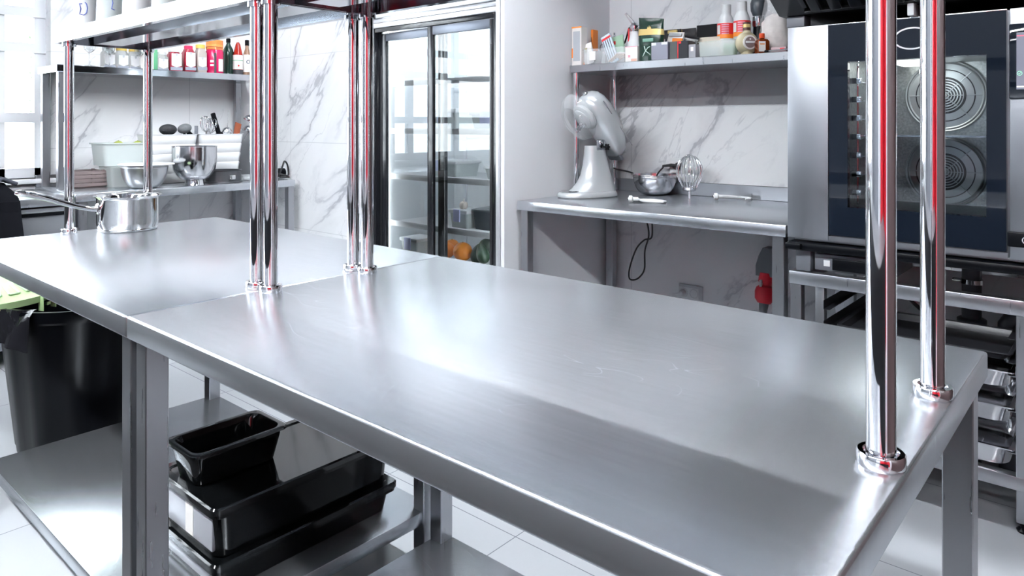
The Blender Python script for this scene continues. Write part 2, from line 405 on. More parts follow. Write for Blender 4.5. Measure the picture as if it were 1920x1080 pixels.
# under-counter steel refrigerator left of the counter
t = thing('undercounter_refrigerator', 'low steel refrigerator left of the counter, under the window', 'refrigerator', (-4.70, .72, 0))
B().box(-.34, -.64, .10, .33, .645, .815, .004).to('body', PANEL, t)
B().box(-.345, -.65, .825, .35, .655, .868, .003).to('tabletop', BRUSH, t)
for y0, y1 in ((-.63,-.01),(.01,.635)):
    d = B().box(.331, y0, .12, .348, y1, .80, .003).to('door', PANEL, t)
    B().box(.349, y0+.02, .775, .362, y1-.02, .795, .003).to('handle', BLACK, d)
for x, y in ((-.3,-.6),(.3,-.6),(-.3,.6),(.3,.6)):
    B().cyl((x, y, 0), (x, y, .10), .02, 16).to('foot', BLACK, t)
# ================================================================== glass door fridge
FRB = mat('fridge_frame_black', (.012,.013,.016), .18, coat=.4)
FRS = mat('fridge_inner_grey', (.72,.75,.78), .35)
FRAL = mat('fridge_aluminium', (.78,.80,.84), .28, .6)
cx = (FX0+FX1)/2
t = thing('display_fridge', 'tall black-framed fridge with two sliding glass doors built into the wall', 'fridge', (cx, YFR, 0))
h0, h1 = FX0-cx, FX1-cx
b = B()
b.box(h0, .05, .0, h0+.035, .68, 1.98); b.box(h1-.035, .05, 0, h1, .68, 1.98)
b.box(h0+.035, .64, 0, h1-.035, .68, 1.98); b.box(h0+.035, .05, 1.90, h1-.035, .64, 1.98); b.box(h0+.035, .05, .0, h1-.035, .64, .16)
b.to('cabinet', FRS, t)
b = B()                                              # white / aluminium surround profiles
b.box(h0-.012, -.006, 1.815, h1, .05, 1.842, .003).box(h0-.012, .0, 1.845, h1, .05, 1.868, .003).box(h0-.012, -.010, 1.871, h1, .05, 1.90, .003)
b.box(h1-.016, -.012, 0, h1+.004, .05, 1.90, .002).box(h0-.012, 0, 1.90, h1, .05, 2.05, .003)
b.to('surround', FRAL, t)
b = B()
b.box(h0, -.002, .06, h0+.028, .06, 1.815, .002).box(h1-.038, -.002, .06, h1-.017, .06, 1.815, .002)
b.box(h0+.028, 0, 1.79, h1-.038, .06, 1.815, .002).box(h0+.028, 0, .06, h1-.038, .06, .15, .002)
b.to('door_frame', FRB, t)
def slider(x0, x1, y, lw, rw, hx):
    d = B(); z0, z1 = .15, 1.785
    d.box(x0, y, z0, x0+lw, y+.024, z1, .002).box(x1-rw, y, z0, x1, y+.024, z1, .002)
    d.box(x0+lw, y, z0, x1-rw, y+.024, z0+.04, .002)
    dd = d.to('sliding_door', FRB, t)
    B().box(x0+lw, y-.001, z1-.045, x1-rw, y+.025, z1, .002).to('top_rail', mat('fridge_rail_grey', (.16,.18,.22), .3, .5), dd)
    B().box(x0+lw, y+.010, z0+.04, x1-rw, y+.014, z1-.045).to('glass_pane', GLASS, dd)
    B().box(hx-.006, y-.004, .55, hx+.006, y, 1.66, .002).to('handle', RUBBER, dd)
    return dd
slider(h0+.028, h0+.585, .030, .065, .05, h0+.055)
slider(h0+.478, h1-.038, .002, .042, .032, h1-.055)
RACK = mat('white_wire', (.85,.87,.9), .3)
def wire_shelf(z, y0=.10):
    s = B(); n = 46
    s.box(h0+.05, y0, z-.012, h1-.05, y0+.012, z+.006, .002)
    s.box(h0+.05, .60, z-.008, h1-.05, .606, z)
    for y in (.25, .42): s.box(h0+.05, y, z-.006, h1-.05, y+.006, z)
    for i in range(n):
        x = h0+.06+(h1-h0-.12)*i/(n-1); s.box(x-.0012, y0+.01, z, x+.0012, .605, z+.003)
    s.box(h0+.05, y0-.006, z-.020, h1-.05, y0, z+.012, .002)
    s.to('wire_shelf', RACK, t)
FSZ = [1.50, 1.225, .96, .687, .50]
for z in FSZ: wire_shelf(z)
for x in (h0+.14, h1-.14):
    s = B()
    s.box(x-.012, .632, .2, x+.012, .640, 1.88)
    s.to('shelf_rail', FRAL, t)
B().box(h0+.06, .09, 1.86, h1-.06, .14, 1.89, .004).to('light_strip', mat('fridge_lamp', (1,1,1), .5, emis=(.92,.97,1), es=36), t)
for x in (h0+.045, h1-.052): B().box(x, .075, .25, x+.007, .085, 1.86).to('light_strip', bpy.data.materials['fridge_lamp'], t)  # unseen side strips added to brighten the fridge interior
B().box(h0+.05, .09, .16, h1-.05, .62, .20).to('bottom_tray', mat('tray_dark', (.08,.085,.095), .4), t)
# goods in the fridge
def fz(px, py, Y): return at(px, py, Y=Y)
def clip_box(loc, w, dpt, h, label, group=None, contents=None, rz=0):
    t = thing('food_container', label, 'container', loc, rz, group)
    b = B(); b.loft([rrect(-w/2*.9, -dpt/2*.9, w/2*.9, dpt/2*.9, .012, 0), rrect(-w/2, -dpt/2, w/2, dpt/2, .014, h*.8)]); b.to('tub', MILKPL, t)
    b = B(); b.box(-w/2-.006, -dpt/2-.006, h*.8, w/2+.006, dpt/2+.006, h, .005); b.to('lid', WHITE, t)
    CL = bpy.data.materials.get('lilac_clip') or mat('lilac_clip', (.50,.53,.78), .35)
    B().box(-w*.18, -dpt/2-.014, h*.35, w*.18, -dpt/2-.005, h*1.03, .003).to('clip', CL, t)
    return t
zs = FSZ[3]+.003
p = at(878, 430, Y=2.86); clip_box((p.x, 2.86, zs), .135, .16, .10, 'white clip-lid tub with a garlic bulb on it in the fridge')
g = B()
for k in range(6):
    a = k*PI/3; g.ell((.011*math.cos(a), .011*math.sin(a), .020), (.014,.014,.021), 12, 8)
g.cyl((0,0,.034), (.003,0,.056), .004, 8, .002)
tag(g.to('garlic_bulb', mat('garlic_skin', (.80,.72,.66), .5), loc=(p.x-.005, 2.83, zs+.10)), 'white garlic bulb lying on the clip-lid tub in the fridge', 'garlic')
p = at(921, 430, Y=2.88)
t = thing('food_container', 'dark plastic tub of greens at the right of the fridge shelf', 'container', (p.x, 2.90, zs))
b = B(); b.loft([rrect(-.065,-.085,.065,.085,.02,0), rrect(-.075,-.095,.075,.095,.02,.10)]); b.to('tub', mat('smoked_plastic', (.05,.06,.07), .15), t)
B().loft([rrect(-.082,-.102,.082,.102,.022,.10), rrect(-.082,-.102,.082,.102,.022,.108), rrect(-.06,-.08,.06,.08,.02,.114)]).to('lid', mat('smoked_lid', (.07,.08,.09), .15), t)
# oranges and avocados on the fridge floor
OR = mat('orange_peel', (.95,.30,.01), .38, bump=.5, bscale=160)
AV = mat('avocado_skin', (.018,.045,.022), .35, bump=.8, bscale=90, cvar=.4)
zf = .503
def orange(px, Y, r, label, dz=0):
    x = at(px, 470, Y=Y).x
    t = thing('orange', label, 'fruit', (x, Y, zf+dz), group='oranges on the fridge floor')
    pr = [(0,0)]+[(r*math.sin(a)*1.0, r-r*.96*math.cos(a)) for a in [PI*k/14 for k in range(1,14)]]+[(.004, 2*r*.975), (0, 2*r*.97)]
    B().lathe(pr, 28).to('peel', OR, t)
    B().lathe([(0,0),(.004,0),(.003,.003),(0,.003)], 10, (0,0,2*r*.97)).to('stem', mat('orange_stem', (.1,.15,.03), .6) if 'orange_stem' not in bpy.data.materials else bpy.data.materials['orange_stem'], t)

orange(868, 2.81, .054, 'large orange nearest the fridge glass, right of the door stile')
orange(838, 2.81, .047, 'orange half hidden behind the dark stile of the fridge doors')
orange(848, 2.91, .046, 'paler orange lying behind the two front oranges in the fridge')
def avocado(px, Y, label, dz=0, rz=0, tilt=.5):
    x = at(px, 470, Y=Y).x
    t = thing('avocado', label, 'avocado', (x, Y, zf+dz), rz, 'avocados on the fridge floor')
    t.rotation_euler = (0, tilt, rz)
    pr = [(0,0)]+[(.036*math.sin(a)**.9*(1+.0*k)*(1 if a < 1.6 else 1-.22*(a-1.6)), .044-.044*math.cos(a) if a < 1.6 else .044-.066*math.cos(a)) for k, a in enumerate([PI*k/14 for k in range(1,14)])]+[(.003,.110),(0,.110)]
    B().lathe(pr, 24).to('skin', AV, t)
    B().lathe([(0,0),(.004,0),(.003,.004),(0,.004)], 8, (0,0,.1095)).to('stem', bpy.data.materials['orange_stem'], t)
avocado(892, 2.82, 'dark green avocado standing at the front left of the avocado heap', tilt=.25)
avocado(910, 2.80, 'dark green avocado at the front right of the avocado heap, beside the fridge frame', dz=.012, tilt=-.35)
avocado(899, 2.90, 'dark avocado lying on top of the heap in the fridge', dz=.07, tilt=1.2, rz=.5)
avocado(913, 2.92, 'dark avocado at the back right of the heap in the fridge', dz=.02, tilt=.3, rz=1)
clip_box((-3.17, 2.81, zf), .14, .15, .10, 'clear tub with a lilac clip at the bottom left of the fridge')
clip_box((-2.98, 2.92, FSZ[2]+.003), .22, .20, .09, 'wide clip-lid tub on the middle fridge shelf behind the left door')
clip_box((-2.56, 2.95, FSZ[2]+.003), .22, .22, .07, 'flat clip-lid tub on the middle fridge shelf behind the right door')
clip_box((-2.95, 2.90, FSZ[1]+.003), .20, .20, .12, 'tall clip-lid tub on the second fridge shelf behind the left door')
clip_box((-2.60, 2.90, FSZ[1]+.003), .25, .22, .10, 'broad clip-lid tub on the second fridge shelf behind the right door')
# ================================================================== combi oven
OX0, OX1, OY, OZ0, OZ1 = -.975, -.125, 2.683, .843, 1.617
t = thing('combi_oven', 'large steel combi oven with a dark glass door on a steel stand', 'oven', (OX0, OY, OZ0))
W, HH, D = OX1-OX0, OZ1-OZ0, .78
gx0, gx1 = .146, .672                      # the glass of the door
ix0, ix1, iz0, iz1 = -.766-OX0, -.355-OX0, .968-OZ0, 1.480-OZ0   # the clear window
b = B()
b.box(0, .03, .0, W, .05, iz0-.0).box(0, .03, iz1, W, .05, HH).box(0, .03, iz0, ix0-.03, .05, iz1).box(ix1+.02, .03, iz0, W, .05, iz1)
b.box(0, .05, 0, .02, D, HH).box(W-.02, .05, 0, W, D, HH).box(.02, .05, HH-.02, W-.02, D, HH).box(.02, .05, 0, W-.02, D, .02).box(.02, D-.02, .02, W-.02, D, HH-.02)
b.to('body', PANEL, t)
CH = mat('chamber_steel', (.42,.44,.43), .36, .8, bump=.3, bscale=120, cvar=.25)
CHF = mat('fan_cover_steel', (.62,.65,.66), .3, .5)
c0, c1, d0, d1 = ix0-.03, ix1+.02, iz0-.02, iz1+.02
b = B().box(c0-.01, .05, d0, c0, .56, d1).box(c1, .05, d0, c1+.01, .56, d1).box(c0, .55, d0, c1, .56, d1).box(c0, .05, d0-.01, c1, .56, d0).box(c0, .05, d1, c1, .56, d1+.01)
b.to('cooking_chamber', CH, t)
for zc in (1.372-OZ0, 1.075-OZ0):
    x = -.562-OX0; b = B()
    RT = Matrix.Translation((x, .545, zc)) @ Matrix.Rotation(PI/2, 4, 'X'); b.set(RT)
    for r in (.138, .128): b.lathe([(r-.004,0),(r-.004,.006),(r,.008),(r+.003,.006),(r+.003,0)], 48)
    b.lathe([(.060,0),(.060,.012),(.126,.004),(.126,0)], 48)
    for r in (.012,.022,.032,.042,.052): b.lathe([(r-.0022,.004),(r-.0022,.009),(r+.0022,.009),(r+.0022,.004),(r-.0022,.004)], 36)
    for k in range(8):
        a = k*PI/4; b.cyl((.01*math.cos(a), .01*math.sin(a), .011), (.125*math.cos(a), .125*math.sin(a), .011), .0016, 6)
    b.lathe([(0,.004),(.010,.004),(.008,.018),(0,.020)], 20)
    fc = b.to('fan_cover', CHF, t)
    B().set(RT).lathe([(0,.0005),(.060,.0005),(.060,.002),(0,.002)], 36).to('fan_intake', BLKMET, fc)
    B().set(RT).lathe([(.064,.0128),(.064,.0138),(.072,.0128),(.072,.0118),(.064,.0128)], 40).lathe([(.098,.0085),(.098,.0095),(.102,.009),(.102,.008),(.098,.0085)], 40).to('pressed_ring', BLKMET, fc)
b = B(); mz = 1.222-OZ0
b.box(c0+.002, .10, mz-.006, c1-.002, .53, mz); b.to('baking_tray', BOWL, t)
b = B()                                             # hanging rack with slotted rails
for x in (c0+.03,):
    for y in (.12, .47): b.cyl((x, y, d0+.02), (x, y, d1-.02), .004, 8)
    for k in range(7):
        z = d0+.06+k*.067; b.box(x-.012, .08, z, x+.02, .50, z+.004); b.box(x-.02, .075, z-.004, x+.022, .095, z+.016, .001)
b.to('hanging_rack', CHROME, t)
b = B()
for k in range(7):
    z = d0+.06+k*.067; b.box(c1-.022, .10, z, c1-.004, .50, z+.004)
b.cyl((c1-.015,.12,d0+.02),(c1-.015,.12,d1-.02),.004,8).to('hanging_rack', CHROME, t)
B().box(c0+.10, .2, d1-.012, c0+.2, .5, d1-.004).to('chamber_lamp', mat('oven_lamp', (1,.98,.92), .5, emis=(1,.97,.9), es=5), t)
# the door
dr = B(); dr.box(.0, -.006, .0, gx0-.002, .028, HH, .002).box(gx0-.002, -.002, 0, gx1+.004, .0, .018)
dr = dr.to('door', PANEL, t)
b = B(); z0, z1 = .022, HH-.004
b.box(gx0, -.004, z0, gx1, .022, iz0).box(gx0, -.004, iz1, gx1, .022, z1).box(gx0, -.004, iz0, ix0, .022, iz1).box(ix1, -.004, iz0, gx1, .022, iz1)
b.to('glass_surround', DARKGL, dr)
B().box(ix0, -.002, iz0, ix1, .003, iz1).to('glass_pane', TINT, dr)
B().box(gx0-.002, -.006, HH-.004, gx1+.002, .02, HH, .001).to('trim_strip', CHROME, dr)
em = B(); cxx, czz = at(1711, 72, Y=OY).x-OX0, at(1711, 72, Y=OY).z-OZ0    # white oval ring on the glass
R1 = [(cxx+.058*math.cos(a), czz+.0375*math.sin(a)) for a in [2*PI*k/60 for k in range(60)]]
R2 = [(cxx+.0525*math.cos(a), czz+.0325*math.sin(a)) for a in [2*PI*k/60 for k in range(60)]]
em.loft([[(x, -.0045, z) for x, z in R1], [(x, -.0055, z) for x, z in R1], [(x, -.0055, z) for x, z in R2], [(x, -.0045, z) for x, z in R2]], (False, False))
em.to('oval_emblem', mat('emblem_white', (.85,.86,.88), .3), dr)
# control side
b = B().box(gx1+.010, -.008, .0, W, .028, HH, .002); cp = b.to('control_panel', PANEL, t)
x0 = at(1893, 45, Y=OY).x-OX0; 
sz1 = at(1893, 46, Y=OY).z-OZ0; sz0 = at(1893, 186, Y=OY).z-OZ0
B().box(x0, -.016, sz0, W-.012, -.008, sz1, .004).to('screen_bezel', DARKGL, cp)
sx = at(1907, 60, Y=OY).x-OX0; q0 = at(1907, 168, Y=OY).z-OZ0; q1 = at(1907, 62, Y=OY).z-OZ0
B().box(sx, -.0175, q0, W-.022, -.016, q1).to('screen', mat('screen_lit', (.10,.10,.13), .1, emis=(.16,.17,.21), es=1.0), cp)
b = B(); b.box(sx+.001, -.0185, q1-.012, W-.024, -.0175, q1-.009); b.to('screen_line_red', mat('screen_red', (.6,.1,.15), .3, emis=(.6,.12,.2), es=.8), cp)
b = B(); b.box(sx+.001, -.0185, q0+.006, W-.024, -.0175, q0+.010); b.to('screen_line_white', mat('screen_white', (.9,.9,.9), .3, emis=(.9,.9,.95), es=.8), cp)
ck = at(1913, 138, Y=OY); cxk, czk = ck.x-OX0, ck.z-OZ0
RT = Matrix.Translation((cxk, -.0178, czk)) @ Matrix.Rotation(PI/2, 4, 'X')
B().set(RT).lathe([(.0055,0),(.0055,.001),(.0067,.001),(.0067,0),(.0055,0)], 24).set(Matrix.Identity(4)).tube([(cxk-.003,-.0185,czk),(cxk-.0005,-.0185,czk-.002),(cxk+.003,-.0185,czk+.003)], .0006, 6).to('tick_icon', mat('icon_green', (.3,.8,.5), .3, emis=(.25,.7,.45), es=.8), cp)
kz1 = at(1890, 433, Y=OY).z-OZ0; kz0 = at(1890, 461, Y=OY).z-OZ0; kx = at(1890, 440, Y=OY).x-OX0
B().box(kx, -.014, kz0, kx+.13, -.008, kz1, .004).to('switch_plate', BLACK, cp)
RT = Matrix.Translation((kx+.048, -.0142, (kz0+kz1)/2)) @ Matrix.Rotation(PI/2, 4, 'X')
B().set(RT).lathe([(.009,0),(.009,.0015),(.0115,.0015),(.0115,0),(.009,0)], 28, ang=1.55*PI).to('power_mark', WHITE, cp)
b = B()                                             # lower trim, drip channel and feet
b.box(.02, .01, -.008, W, .05, 0, .001).to('lower_trim', PANEL, t)
b = B(); b.box(-.002, -.015, -.045, W, .06, -.014, .008).box(-.002, -.03, -.040, .055, .03, -.018, .004); b.to('drip_channel', BLACK, t)
b = B()
for fx in (.02, W-.075):
    for fy, fz_ in ((.02, -.045), (D-.08, 0)): B().box(fx, fy, -.1245, fx+.055, fy+.052, fz_, .005).to('foot', GREYPL, t)
b = B(); b.box(.085, .03, -.115, .35, .30, -.055, .004); u = b.to('cleaning_drawer', GREYPL, t)
B().box(.15, .018, -.108, .30, .030, -.066, .003).to('drawer_grip', BLACK, u)
B().box(.118, .026, -.098, .140, .0301, -.076, .001).to('white_sticker', WHITE, u)
B().box(.02, .06, -.048, W-.02, D-.02, -.0, .003).to('base_pan', BLKMET, t)
# ================================================================== oven stand
t = thing('oven_stand', 'steel frame stand with runner rails under the combi oven', 'stand', (OX0, 2.69, 0))
W, D, zt = .85, .70, .717
b = B()
b.box(0, 0, .669, W, .04, zt, .003).box(0, D-.04, .669, W, D, zt, .003).box(0, .04, .669, .04, D-.04, zt, .003).box(W-.04, .04, .669, W, D-.04, zt, .003)
b.to('top_frame', BRUSH, t)
for x in (.004, .695, W-.044):
    for y in (.002, D-.042):
        leg_part(t, x, y, 0, .669, .04)
for x in (.085,):
    for y in (.03, D-.042): B().box(x, y, .15, x+.032, y+.032, .669, .002).to('rail_post', BRUSH, t)
b = B(); b.box(.04, 0, .13, W, .04, .172, .002).box(.04, D-.04, .13, W, D, .172, .002).box(0, .04, .13, .04, D-.04, .17, .002).box(W-.04, .04, .13, W, D-.04, .17, .002)
b.to('bottom_frame', BRUSH, t)
for k, z in enumerate((.60, .525, .485, .375, .245)):
    for x, s in ((.117, 1), (.694, -1)):
        b = B(); b.box(min(x, x+s*.022), .02, z-.012, max(x, x+s*.022), D-.04, z-.010); b.box(min(x, x+s*.002), .02, z-.012, max(x, x+s*.002), D-.04, z+.02)
        b.to('runner_rail', BLKMET if k < 2 else BRUSH, t)
B().tube([(.66, .66, .20), (.15, .66, .62)], .008, 8).to('brace', BLKMET, t)
# gastronorm pans and trays on the runners
def pan(z, label, m=BOWL, h=.065, ribs=False, x0=.155, x1=.690, y0=.01, y1=.335):
    cxp, cyp = OX0+(x0+x1)/2, 2.69+(y0+y1)/2; w, d = (x1-x0)/2, (y1-y0)/2
    t = thing('food_pan', label, 'pan', (cxp, cyp, z-h), group='steel pans on the oven stand runners')
    b = B(); r = .03
    b.loft([rrect(-w, -d, w, d, .012, h-.004), rrect(-w, -d, w, d, .012, h), rrect(-w+.012, -d+.012, w-.012, d-.012, .03, h),
            rrect(-w+.016, -d+.016, w-.016, d-.016, .035, h-.01), rrect(-w+.022, -d+.022, w-.022, d-.022, .045, .012), rrect(-w+.035, -d+.035, w-.035, d-.035, .045, .002),
            rrect(-w+.035, -d+.035, w-.035, d-.035, .045, 0), rrect(-w+.018, -d+.018, w-.018, d-.018, .05, .010), rrect(-w+.012, -d+.012, w-.012, d-.012, .04, h-.006), ], (False, False))
    b.bm.faces.ensure_lookup_table()
    b.to('pan_body', m, t, fix=False)
    b = B(); b.loft([rrect(-w+.035, -d+.035, w-.035, d-.035, .045, .0), rrect(-w+.035, -d+.035, w-.035, d-.035, .045, .002)])
    b.to('pan_floor', m, t)
    if ribs:
        b = B()
        for k in range(22): b.cyl((-.16+k*.015, -.07, .004), (-.16+k*.015, .07, .004), .0022, 8)
        b.to('ribbed_insert', m, t)
    return t
pan(.487, 'uppermost steel pan on the runners of the oven stand')
pan(.377, 'middle steel pan on the runners of the oven stand')
pan(.247, 'lowest steel pan with a ribbed floor on the oven stand', ribs=True, h=.07)
t = thing('oven_tray', 'black flat tray on the top runners of the oven stand', 'tray', (OX0+.422, 2.69+.19, .515))
b = B(); b.loft([rrect(-.262, -.17, .262, .17, .02, .022), rrect(-.262, -.17, .262, .17, .02, .026), rrect(-.25, -.158, .25, .158, .02, .024), rrect(-.24, -.148, .24, .148, .02, .002), rrect(-.24, -.148, .24, .148, .02, 0), rrect(-.255, -.163, .255, .163, .02, .018)], (False, False))
b.loft([rrect(-.24,-.148,.24,.148,.02,0), rrect(-.24,-.148,.24,.148,.02,.002)])
b.to('tray_body', BLKMET, t)
# drain pipes behind the stand
def pipe(name, label, X, Y, z1, zs):
    t = thing('drain_pipe', label, 'pipe', (X, Y, 0), group=None)
    return t
t = thing('drain_pipe', 'dark grey straight drain pipe with steel clamp under the oven', 'pipe', (-0.462, 3.14, 0))
B().cyl((0,0,0), (0,0,.80), .032, 28).to('pipe_run', PIPE, t)
b = B().lathe([(.032,.34),(.046,.345),(.048,.36),(.046,.37),(.041,.38),(.041,.50),(.048,.51),(.048,.535),(.040,.54),(.032,.54)], 28); b.to('coupling', PIPE, t)
B().lathe([(.033,.665),(.036,.667),(.036,.683),(.033,.685)], 28).cyl((-.036,0,.675),(-.062,0,.675),.006,8).to('clamp', CHROME, t)
t = thing('drain_pipe', 'dark grey drain elbow curving down at the right of the oven stand', 'pipe', (-0.345, 3.14, 0))
pts = [(.22, .12, .60), (.10, .06, .60)]+[(.0+.05*math.cos(a)+.0, .0, .55+.05*math.sin(a)) for a in (PI*.45, PI*.65, PI*.85, PI)]
pts = [(.25,.1,.585),(.12,.05,.585),(.06,.02,.583),(.02,.005,.565),(.0,0,.53),(0,0,.44)]
B().tube(pts, .038, 24).cyl((0,0,0),(0,0,.44),.034,24).to('elbow', PIPE, t)
B().lathe([(.038,.44),(.050,.445),(.052,.46),(.052,.475),(.046,.48),(.046,.50),(.038,.505)], 28).to('coupling', PIPE, t)
# ================================================================== extraction hood
t = thing('extraction_hood', 'black extraction hood with ribbed baffle filters above the combi oven', 'hood', (-1.0, 2.66, 1.66))
HB = mat('hood_black', (.006,.006,.007), .26, spec=.3)
W = 1.9; y0, z0, y1, z1 = .0, .0, -.52, .285
b = B()
b.prism([(.86, 0), (.86, .95), (y1-.02, .95), (y1-.02, z1), (y1, z1+.0), (0, 0)], .0, W, 'x')
b.to('hood_body', HB, t)
sl = Vector((0, y1-y0, z1-z0)); L = sl.length; ex = Vector((1,0,0)); ey = sl.normalized(); ez = ex.cross(ey)
M = Matrix(((1, ey.x, ez.x, 0), (0, ey.y, ez.y, 0), (0, ey.z, ez.z, .0), (0,0,0,1)))
sgn = -1 if (M.to_3x3() @ Vector((0,0,1))).z > 0 else 1
for k in range(4):
    xa = .10+k*.45; b = B().set(M)
    f = B().set(M); f.box(xa, .012, min(0, sgn*.012), xa+.43, .03, max(0, sgn*.012), .002).box(xa, L-.07, min(0, sgn*.012), xa+.43, L-.05, max(0, sgn*.012), .002)
    f.box(xa, .05, min(0, sgn*.012), xa+.018, L-.07, max(0, sgn*.012), .002).box(xa+.412, .05, min(0, sgn*.012), xa+.43, L-.07, max(0, sgn*.012), .002)
    ff = f.to('filter_frame', HB, t)
    b = B().set(M)
    for j in range(6):
        xx = xa+.028+j*.065
        b.box(xx, .034, min(sgn*.002, sgn*.024), xx+.042, L-.075, max(sgn*.002, sgn*.024), .009, 3)
    b.to('baffles', HB, ff)
b = B().box(-.0+.02, .02, -.042, .085, .09, -.002, .003); b.to('corner_bracket', GREYPL, t)
b = B().box(.43, -.02, -.042, .45, .06, .03, .003); b.to('lamp_bracket', WHITE, t)
# ================================================================== stand mixer
bx = at(1104, 369, Z=.88)
rz = CAMROT+math.radians(208)             # local +x faces the left of the picture, a little towards us
mx = thing('stand_mixer', 'silver tilt-head stand mixer with its head raised on the back bench', 'mixer', (bx.x, bx.y, .88), rz)
b = B()
def obl(x0, x1, w, z, n=24, sq=2.6):
    out = []; c = (x0+x1)/2; a = (x1-x0)/2
    for k in range(n):
        t_ = 2*PI*k/n; cc, ss = math.cos(t_), math.sin(t_)
        out.append((c+a*math.copysign(abs(cc)**(2/sq), cc), w*math.copysign(abs(ss)**(2/sq), ss), z))
    return out
b.loft([obl(-.155,.170,.098,0), obl(-.160,.176,.103,.006), obl(-.160,.176,.103,.016), obl(-.155,.170,.099,.026), obl(-.150,.160,.092,.031)])
b.to('base', SILVER, mx)
b = B()
pr = [(-.155,.125,.086,.024),(-.150,.090,.078,.045),(-.140,.060,.068,.075),(-.128,.040,.058,.115),(-.116,.028,.050,.165),(-.104,.022,.045,.215),(-.094,.018,.043,.255),(-.090,.016,.042,.268)]
b.loft([obl(x0, x1, w_, z) for x0, x1, w_, z in pr]); b.to('column', SILVER, mx)
B().lathe([(.0,.0),(.046,.0),(.052,.003),(.048,.007),(.040,.004),(0,.004)], 36, (.115,0,.0305)).to('bowl_clamp_plate', CHROME, mx)
# head: a rounded capsule raised about 54 degrees
hx = bpy.data.objects.new('tmp', None)
A = math.radians(51)
ax = Vector((math.cos(A), 0, math.sin(A))); pn = Vector((math.sin(A), 0, -math.cos(A)))   # along the head / underside normal
piv = Vector((-.200, 0, .285))
HM = Matrix(((ax.x, 0, pn.x, piv.x), (0, 1, 0, 0), (ax.z, 0, pn.z, piv.z), (0,0,0,1))) @ Matrix.Scale(1.14, 4)    # local: x along, y across, z towards the underside
b = B().set(HM)
rings = []
prof = [(-.035,.018,.030,.060),(-.028,.050,.016,.078),(-.010,.066,.0,.088),(.03,.075,-.022,.090),(.09,.080,-.045,.086),(.15,.080,-.055,.082),(.20,.077,-.055,.078),(.245,.068,-.050,.072),(.275,.052,-.038,.062),(.290,.030,-.020,.045),(.294,.012,-.002,.026)]
for x, hw, za, zb_ in prof:
    r = []
    for k in range(28):
        t_ = 2*PI*k/28; cc, ss = math.cos(t_), math.sin(t_)
        r.append((x, hw*math.copysign(abs(cc)**.8, cc), (za+zb_)/2+(zb_-za)/2*math.copysign(abs(ss)**.75, ss)))
    rings.append(r)
b.loft(rings); head = b.to('motor_head', SILVER, mx, ang=50)
b = B().set(HM @ Matrix.Translation((.215, 0, .070)))
b.lathe([(0,0),(.064,0),(.066,.004),(.066,.016),(.060,.022),(.050,.024),(.050,.030),(.044,.034),(0,.034)], 40); b.to('planetary_hub', SILVER, head)
b = B().set(HM @ Matrix.Translation((.195, .0, .104)))
b.lathe([(0,0),(.016,0),(.016,.012),(.009,.014),(.009,.050),(.006,.052),(0,.052)], 20).cyl((-.012,0,.034),(.012,0,.034),.0028,8); b.to('drive_shaft', CHROME, head)
b = B().set(HM @ Matrix.Translation((.235, .012, .100)))
b.ell((0,0,0), (.011,.011,.010), 14, 8); b.to('hub_knob', CHROME, head)
b = B().set(HM); b.box(-.02, -.078, -.005, .24, -.0745, -.000, .001).box(-.02,.0745,-.005,.24,.078,0,.001); b.to('trim_band', CHROME, head)
b = B().set(HM @ Matrix.Translation((.292, 0, .012)) @ Matrix.Rotation(PI/2, 4, 'Y'))
b.lathe([(0,-.008),(.014,-.008),(.014,.010),(.010,.013),(0,.013)], 20); b.to('attachment_cap', CHROME, head)
b = B(); b.cyl((-.065, .042, .262), (-.065, .062, .262), .006, 10).ell((-.065, .072, .262), (.013,.013,.013), 10, 7)
for k in range(6): 
    a = k*PI/3; b.ell((-.065+.013*math.cos(a), .072, .262+.013*math.sin(a)), (.005,.009,.005), 8, 5)
b.to('speed_knob', BLACK, mx)
b = B(); b.box(-.10, .040, .245, -.02, .046, .30, .004); b.ell((-.045,.046,.285),(.012,.006,.012),12,8).ell((-.085,.046,.268),(.008,.006,.008),12,8); b.to('hinge_bracket', CHROME, mx)
b = B().set(HM @ Matrix.Translation((.0, 0, .055))); b.box(-.055, -.05, .0, -.02, .05, .018, .006); b.to('rear_lip', GREYPL, head)
# clear splash guard hanging on the head
b = B().set(HM @ Matrix.Translation((.245, 0, .145)) @ Matrix.Rotation(.25, 4, 'Y'))
b.lathe([(.062,.0),(.085,-.004),(.105,-.020),(.112,-.045),(.110,-.045),(.103,-.021),(.084,-.006),(.062,-.002),(.062,0)], 40)
b.to('splash_guard', GUARD, mx)
